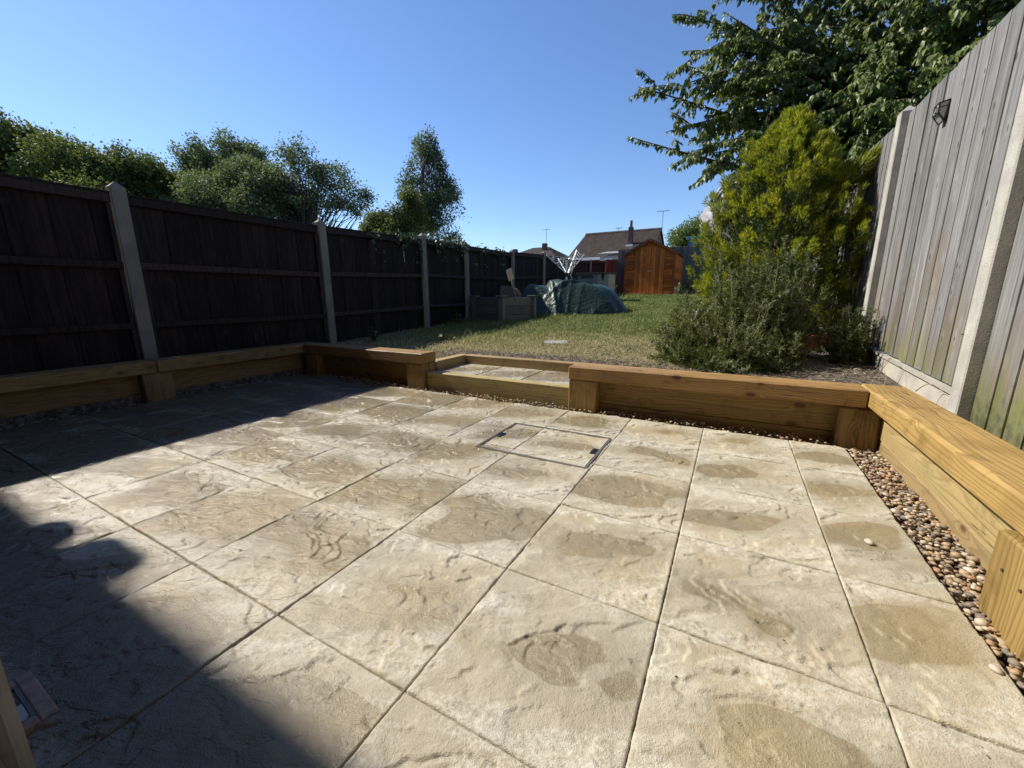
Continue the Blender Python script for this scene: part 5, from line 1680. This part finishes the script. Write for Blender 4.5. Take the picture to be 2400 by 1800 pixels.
o = ln.build('line', M['line'], rd); o['kind'] = 'stuff'
pg = w_at(1297, 605, 9.3)
MB().box(pg[0] - .012, pg[0] + .012, pg[1] - .01, pg[1] + .01, pg[2] - .05, pg[2] + .04, 0.003).build('peg', M['white'], rd)
MB().tube([w_at(1342, 632, 9.3), w_at(1337, 645, 9.3), w_at(1341, 652, 9.3)], 0.008, 5).build('cord', M['line'], rd)

# storage box behind the heap
sb = thing('storage_box', (-3.05, 11.2, 0.65), 'beige plastic garden storage box with dark lid behind the green tarpaulin', 'storage box')
x0_, x1_, y0_, y1_, z0_, z1_ = -3.53, -2.60, 11.0, 11.7, 0.62, 1.42
MB().box(x0_, -2.95, y0_, y1_, z0_, z1_ + 0.03, 0.01).build('body_panel', M['creamd'], sb)
MB().box(-2.945, x1_, y0_ - 0.012, y1_, z0_, z1_ + 0.02, 0.01).build('body_panel', M['cream'], sb)
MB().poly([(x0_ - .03, z1_ + .035), (x1_ + .03, z1_ + .022), (x1_ + .03, z1_ + .05), (x0_ - .03, z1_ + .075)], 'y', y0_ - .05, y1_ + .03).build('lid', M['felt'], sb)
MB().poly([(-2.80, z1_ + .02), (-2.73, z1_ + .02), (-2.74, z1_ - .12), (-2.77, z1_ - .16), (-2.80, z1_ - .1)], 'y', y0_ - .03, y0_ - .013).build('latch', M['blackmet'], sb)
MB().box(x0_ + .12, -3.05, y0_ - .006, y0_ + .004, z1_ - .10, z1_ - .01).build('label_panel', M['felt'], sb)

# ------------------------------------------------------------------ shed
sh = thing('garden_shed', (-2.17, 15.6, 0.85), 'orange brown timber shed with double doors and apex roof at the end of the lawn', 'shed')
X0, X1, Y0, Y1 = -3.00, -1.33, 14.5, 16.7
ZG, ZE, ZA = 0.83, 2.27, 2.72
XM = (X0 + X1) / 2
MB().box(X0 + .02, X1 - .02, Y0 + .03, Y1 - .02, ZG, ZE - 0.02).build('wall_core', M['shedd'], sh)
roofz = lambda x: ZA - abs(x - XM) / (X1 - XM) * (ZA - ZE)
nrow = 17
bh = (ZE + 0.36 - ZG - 0.06) / nrow
for k in range(nrow):
    z0 = ZG + 0.05 + k * bh; z1 = z0 + bh
    for (xa, xb) in ((X0, -2.66), (-1.66, X1)):
        if z1 > ZE + 0.10: continue
        zlim = max(roofz(xa), roofz(xb))
        MB().poly([(xa, z0), (xb, z0), (xb, min(z1, roofz(xb) - .01)), (xa, min(z1, roofz(xa) - .01))] if z0 < min(roofz(xa), roofz(xb)) - .03 else [(xa if xa > XM else xa + .1, z0), (xb, z0), (xb, z0 + .02)], 'y', Y0 - 0.006 + 0.008 * (k % 1), Y0 + 0.02).build('plank', M['shed'], sh, ((xa + xb) / 2, Y0, z0))
        MB().box(xa, xb, Y0 - 0.026, Y0 - 0.0065, z0 + 0.002, z0 + bh * 0.25).build('plank_lip', M['shedd'], sh, ((xa + xb) / 2, Y0, z0))
    if z1 < ZE - 0.02:
        MB().box(X1 - 0.022, X1 + 0.004, Y0 + .05, Y1 - .05, z0 + .003, z1 - .003).build('plank', M['shed'], sh, (X1, 15.6, z0))
# gable above the doors
MB().poly([(X0 + .05, ZE - .06), (X1 - .05, ZE - .06), (X1 - .05, ZE), (XM, ZA - .02), (X0 + .05, ZE)], 'y', Y0 + .004, Y0 + .03).build('gable_board', M['shed'], sh, (XM, Y0, ZE))
DZ = 2.47
for (xa, xb) in ((-2.652, -2.118), (-2.108, -1.668)):
    dlim = lambda x: min(DZ, roofz(x) - 0.08)
    d_ = MB().poly([(xa, ZG + .06), (xb, ZG + .06), (xb, dlim(xb)), (xa, dlim(xa))], 'y', Y0 - 0.022, Y0 - 0.008).build('door', M['shed'], sh, ((xa + xb) / 2, Y0, 1.6))
    nb_ = 6
    for i in range(nb_):
        a_, b_ = xa + (xb - xa) * i / nb_ + .003, xa + (xb - xa) * (i + 1) / nb_ - .003
        MB().poly([(a_, ZG + .065), (b_, ZG + .065), (b_, dlim(b_) - .006), (a_, dlim(a_) - .006)], 'y', Y0 - 0.030, Y0 - 0.0222).build('plank', M['shed'], d_, (a_, Y0, 1.6))
    if xa < -2.5:
        MB().box(-2.20, -2.10, Y0 - 0.05, Y0 - 0.031, 1.655, 1.675).build('latch', M['alu'], d_, (-2.15, Y0, 1.66))
for xa in (X0, X1 - .05):
    MB().box(xa - .004, xa + .054, Y0 - 0.022, Y0 - 0.013, ZG + .03, ZE - .03).build('corner_trim', M['shedd'], sh, (xa, Y0, 1.5))
MB().box(X1 + .005, X1 + .018, Y0 - .02, Y0 + .045, ZG + .03, ZE - .03).build('corner_trim', M['shedd'], sh, (X1, Y0, 1.5))
for s_ in (-1, 1):
    e_ = Vector((XM + s_ * (X1 - XM + 0.10), 0, ZE - 0.055)); t_ = Vector((XM, 0, ZA + 0.005))
    p = [(t_.x, t_.z), (e_.x, e_.z), (e_.x, e_.z + .022), (t_.x, t_.z + .022)]
    MB().poly(p, 'y', Y0 - 0.10, Y1 + 0.06).build('roof_sheet', M['felt'], sh, (XM, 15.6, ZA))
    p = [(t_.x, t_.z - .075), (e_.x, e_.z - .06), (e_.x, e_.z - .002), (t_.x, t_.z - .002)]
    MB().poly(p, 'y', Y0 - 0.095, Y0 - 0.075).build('barge_board', M['shedd'], sh, (XM, Y0, ZA))
MB().poly([(XM, ZA - .10), (XM + .045, ZA - .04), (XM, ZA + .02), (XM - .045, ZA - .04)], 'y', Y0 - 0.11, Y0 - 0.096).build('finial', M['shed'], sh, (XM, Y0, ZA))
o = MB().box(X0 - .35, X1 + .45, Y0 - 0.55, Y1 + .1, 0.60, 0.842, 0.01).build('shed_base', M['slabgrey'])
tag(o, 'low concrete base slab edging the lawn under the orange shed', 'base')

# blue slatted playhouse top beyond the back fence
bl = thing('playhouse', (-0.62, 19.4, 1.0), 'blue playhouse with louvred front showing above the back fence', 'playhouse')
ba, bb_ = w_at(1612, 556, 19.4), w_at(1640, 580, 19.4)
MB().box(ba[0] + .03, ba[0] + .95, 19.42, 20.2, 1.0, ba[2] - .12).build('body', M['blued'], bl)
MB().box(ba[0] - .04, ba[0] + 1.05, 19.34, 20.3, ba[2] - .11, ba[2] + .02, 0.01).build('roof', M['blue'], bl)
for k in range(5):
    z = ba[2] - .20 - k * 0.10
    MB().box(ba[0] + .08, ba[0] + .92, 19.38, 19.415, z - .03, z + .02).build('slat', M['blue'], bl)

# ------------------------------------------------------------------ houses behind
def course_roof(mbx, e0, e1, r0, r1, n):
    """stepped tile courses between an eave line and a ridge line"""
    e0, e1, r0, r1 = map(Vector, (e0, e1, r0, r1))
    nrm = (e1 - e0).cross(r0 - e0).normalized()
    if nrm.z < 0: nrm = -nrm
    for k in range(n):
        t0, t1 = k / n, (k + 1) / n
        a, b = e0.lerp(r0, t0) + nrm * 0.045, e1.lerp(r1, t0) + nrm * 0.045
        c, d = e1.lerp(r1, t1) + nrm * 0.004, e0.lerp(r0, t1) + nrm * 0.004
        a2, b2 = e0.lerp(r0, t0) - nrm * 0.01, e1.lerp(r1, t0) - nrm * 0.01
        mbx.add([a, b, c, d, a2, b2], [(0, 1, 2, 3), (4, 5, 1, 0)])


hs = thing('bungalow', (-7.5, 31, 0.9), 'brick bungalow with big brown tiled roof behind the shed', 'house')
HX0, HX1, HE, HR, HB = -10.35, -4.6, 28.0, 32.0, 36.0
ZR, ZEV = 5.55, 3.48
MB().poly([(HE + .35, 0.8), (HB - .35, 0.8), (HB - .35, ZEV + .1), (HR, ZR - .12), (HE + .35, ZEV + .1)], 'x', HX0 + .15, HX1 - .12).build('wall', M['brick'], hs)
rf = MB()
course_roof(rf, (HX0, HE, ZEV), (HX1, HE, ZEV), (HX0, HR, ZR), (HX1, HR, ZR), 22)
course_roof(rf, (HX0, HB, ZEV), (HX1, HB, ZEV), (HX0, HR, ZR), (HX1, HR, ZR), 22)
rf.tube([(HX0, HR, ZR + .02), (HX1, HR, ZR + .02)], 0.11, 8)
rfo = rf.build('roof', M['roof'], hs)
MB().box(HX0, -7.0, HE - .03, HE + .05, ZEV - .20, ZEV - .015).build('fascia', M['white'], hs)
cp = MB().box(-6.45, -6.15, 29.55, 29.9, 4.0, 5.52, 0.01).build('chimney', M['stack'], rfo)
MB().tube([(-6.3, 29.72, 5.5), (-6.3, 29.72, 5.95)], [0.10, 0.085], 8).build('chimney_pot', M['stack'], rfo)
MB().box(-6.55, -6.05, 29.35, 29.6, 4.20, 4.32).build('flashing', M['white'], rfo)
for (xa, xb) in ((-9.9, -9.2), (-8.9, -8.3), (-8.0, -7.3)):
    wn_ = MB().box(xa, xb, HE + .29, HE + .36, 2.4, 3.24, 0.01).build('window', M['white'], hs)
    MB().box(xa + .09, xb - .09, HE + .275, HE + .289, 2.48, 3.12).build('pane', M['glass'], wn_)
ext = MB().box(-7.4, -4.9, 26.2, 28.3, 0.8, 3.35).build('extension', M['render'], hs)
MB().poly([(26.0, 3.38), (28.4, 3.72), (28.4, 3.82), (26.0, 3.48)], 'x', -7.55, -4.75).build('extension_roof', M['slabgrey'], hs)
wn_ = MB().box(-7.1, -6.6, 26.14, 26.199, 2.3, 3.2, 0.01).build('window', M['white'], hs)
MB().box(-7.02, -6.68, 26.12, 26.139, 2.38, 3.1).build('pane', M['glass'], wn_)


def aerial(loc, top, label, yag=0.5):
    a = thing('tv_aerial', loc, label, 'aerial', 'television aerials on the roofs')
    x, y, z = loc
    MB().tube([(x, y, z), (x, y, top)], 0.022, 5).build('mast', M['postd'], a)
    b = MB().beam((x - yag, y, top - .03), (x + yag, y, top - .02), 0.025, 0.025)
    for k in range(7):
        xx = x - yag + 2 * yag * k / 6
        b.beam((xx, y - .22, top - .025), (xx, y + .22, top - .025), 0.012, 0.012)
    b.build('yagi', M['postd'], a)


aerial((-4.62, 32.2, 5.4), 6.85, 'tall television aerial at the right end of the bungalow ridge', 0.42)
aerial((-8.0, 33.0, 5.0), 6.05, 'small television aerial showing behind the bungalow ridge', 0.25)
h2 = thing('hipped_house', (-19, 44, 0.9), 'brown hip roofed house farther off left of the bungalow', 'house')
e = 4.3
MB().box(-22.8, -15.6, 38.6, 48.0, 0.8, e).build('wall', M['brick'], h2)
rf = MB()
R0, R1 = (-20.2, 43, 6.2), (-18.3, 43, 6.2)
A0, A1, B0, B1 = (-23.3, 38.2, e - .05), (-15.2, 38.2, e - .05), (-23.3, 48.4, e - .05), (-15.2, 48.4, e - .05)
course_roof(rf, A0, A1, R0, R1, 16); course_roof(rf, A1, B1, R1, R1, 16); course_roof(rf, B0, A0, R0, R0, 16); course_roof(rf, B0, B1, R0, R1, 16)
rfo = rf.build('roof', M['roof'], h2)
MB().box(-18.55, -18.1, 41.7, 42.2, 5.4, 6.45, 0.01).build('chimney', M['stack'], rfo)
aerial((-18.3, 42.3, 6.3), 7.95, 'thin television aerial above the hipped roof chimney', 0.35)
h3 = thing('distant_house', (-24.5, 48, 0.9), 'distant house of which only a chimney shows above the dark fence', 'house')
MB().box(-28, -22.5, 46, 54, 0.8, 4.6).build('wall', M['brick'], h3)
rf = MB(); course_roof(rf, (-28.4, 45.6, 4.5), (-22.1, 45.6, 4.5), (-28.4, 50, 6.2), (-22.1, 50, 6.2), 10); course_roof(rf, (-28.4, 54.4, 4.5), (-22.1, 54.4, 4.5), (-28.4, 50, 6.2), (-22.1, 50, 6.2), 10)
rfo = rf.build('roof', M['roof'], h3)
MB().box(-25.3, -24.8, 47.5, 48, 5.0, 6.75).build('chimney', M['stack'], rfo)

# ------------------------------------------------------------------ things at the house end: post by the gully, neighbour's house that shades the near slabs
ps = thing('timber_post', (-0.30, -0.50, 0), 'shaded round edged timber post at the lower left corner beside the gully', 'post')
MB().box(-0.345, -0.25, -0.545, -0.448, 0.0, 2.3, 0.014).build('shaft', M['oldZ'], ps)

nh = thing('neighbouring_house', (-8, -4, 0), 'tall rendered side of the neighbouring house whose shadow falls on the near slabs', 'house')
MB().box(-12, -4.9, -7.0, -0.335, 0.0, 6.2).build('wall', M['render'], nh)
caster = MB()
caster.tube([(-4.93, -0.31, 3.38), (-4.93, -0.24, 3.45), (-4.93, -0.17, 3.52)], 0.03, 6)
caster.box(-5.0, -4.86, -0.30, -0.16, 3.42, 3.72, 0.05); caster.box(-5.0, -4.86, -0.33, -0.19, 3.14, 3.30, 0.04)
caster.build('shadow_caster', M['blackmet'], nh)  # unseen fitting of unknown kind, shaped to cast the bulge in the shadow

oh = thing('home', (0, -3, 0), 'unseen brick back wall of the house, added to dim sky light on the patio', 'house')
MB().box(-4.85, 2.6, -6.0, -0.66, -0.1, 7.5).build('wall', M['brick'], oh)  # unseen wall, made tall and close to cut sky light in the shade
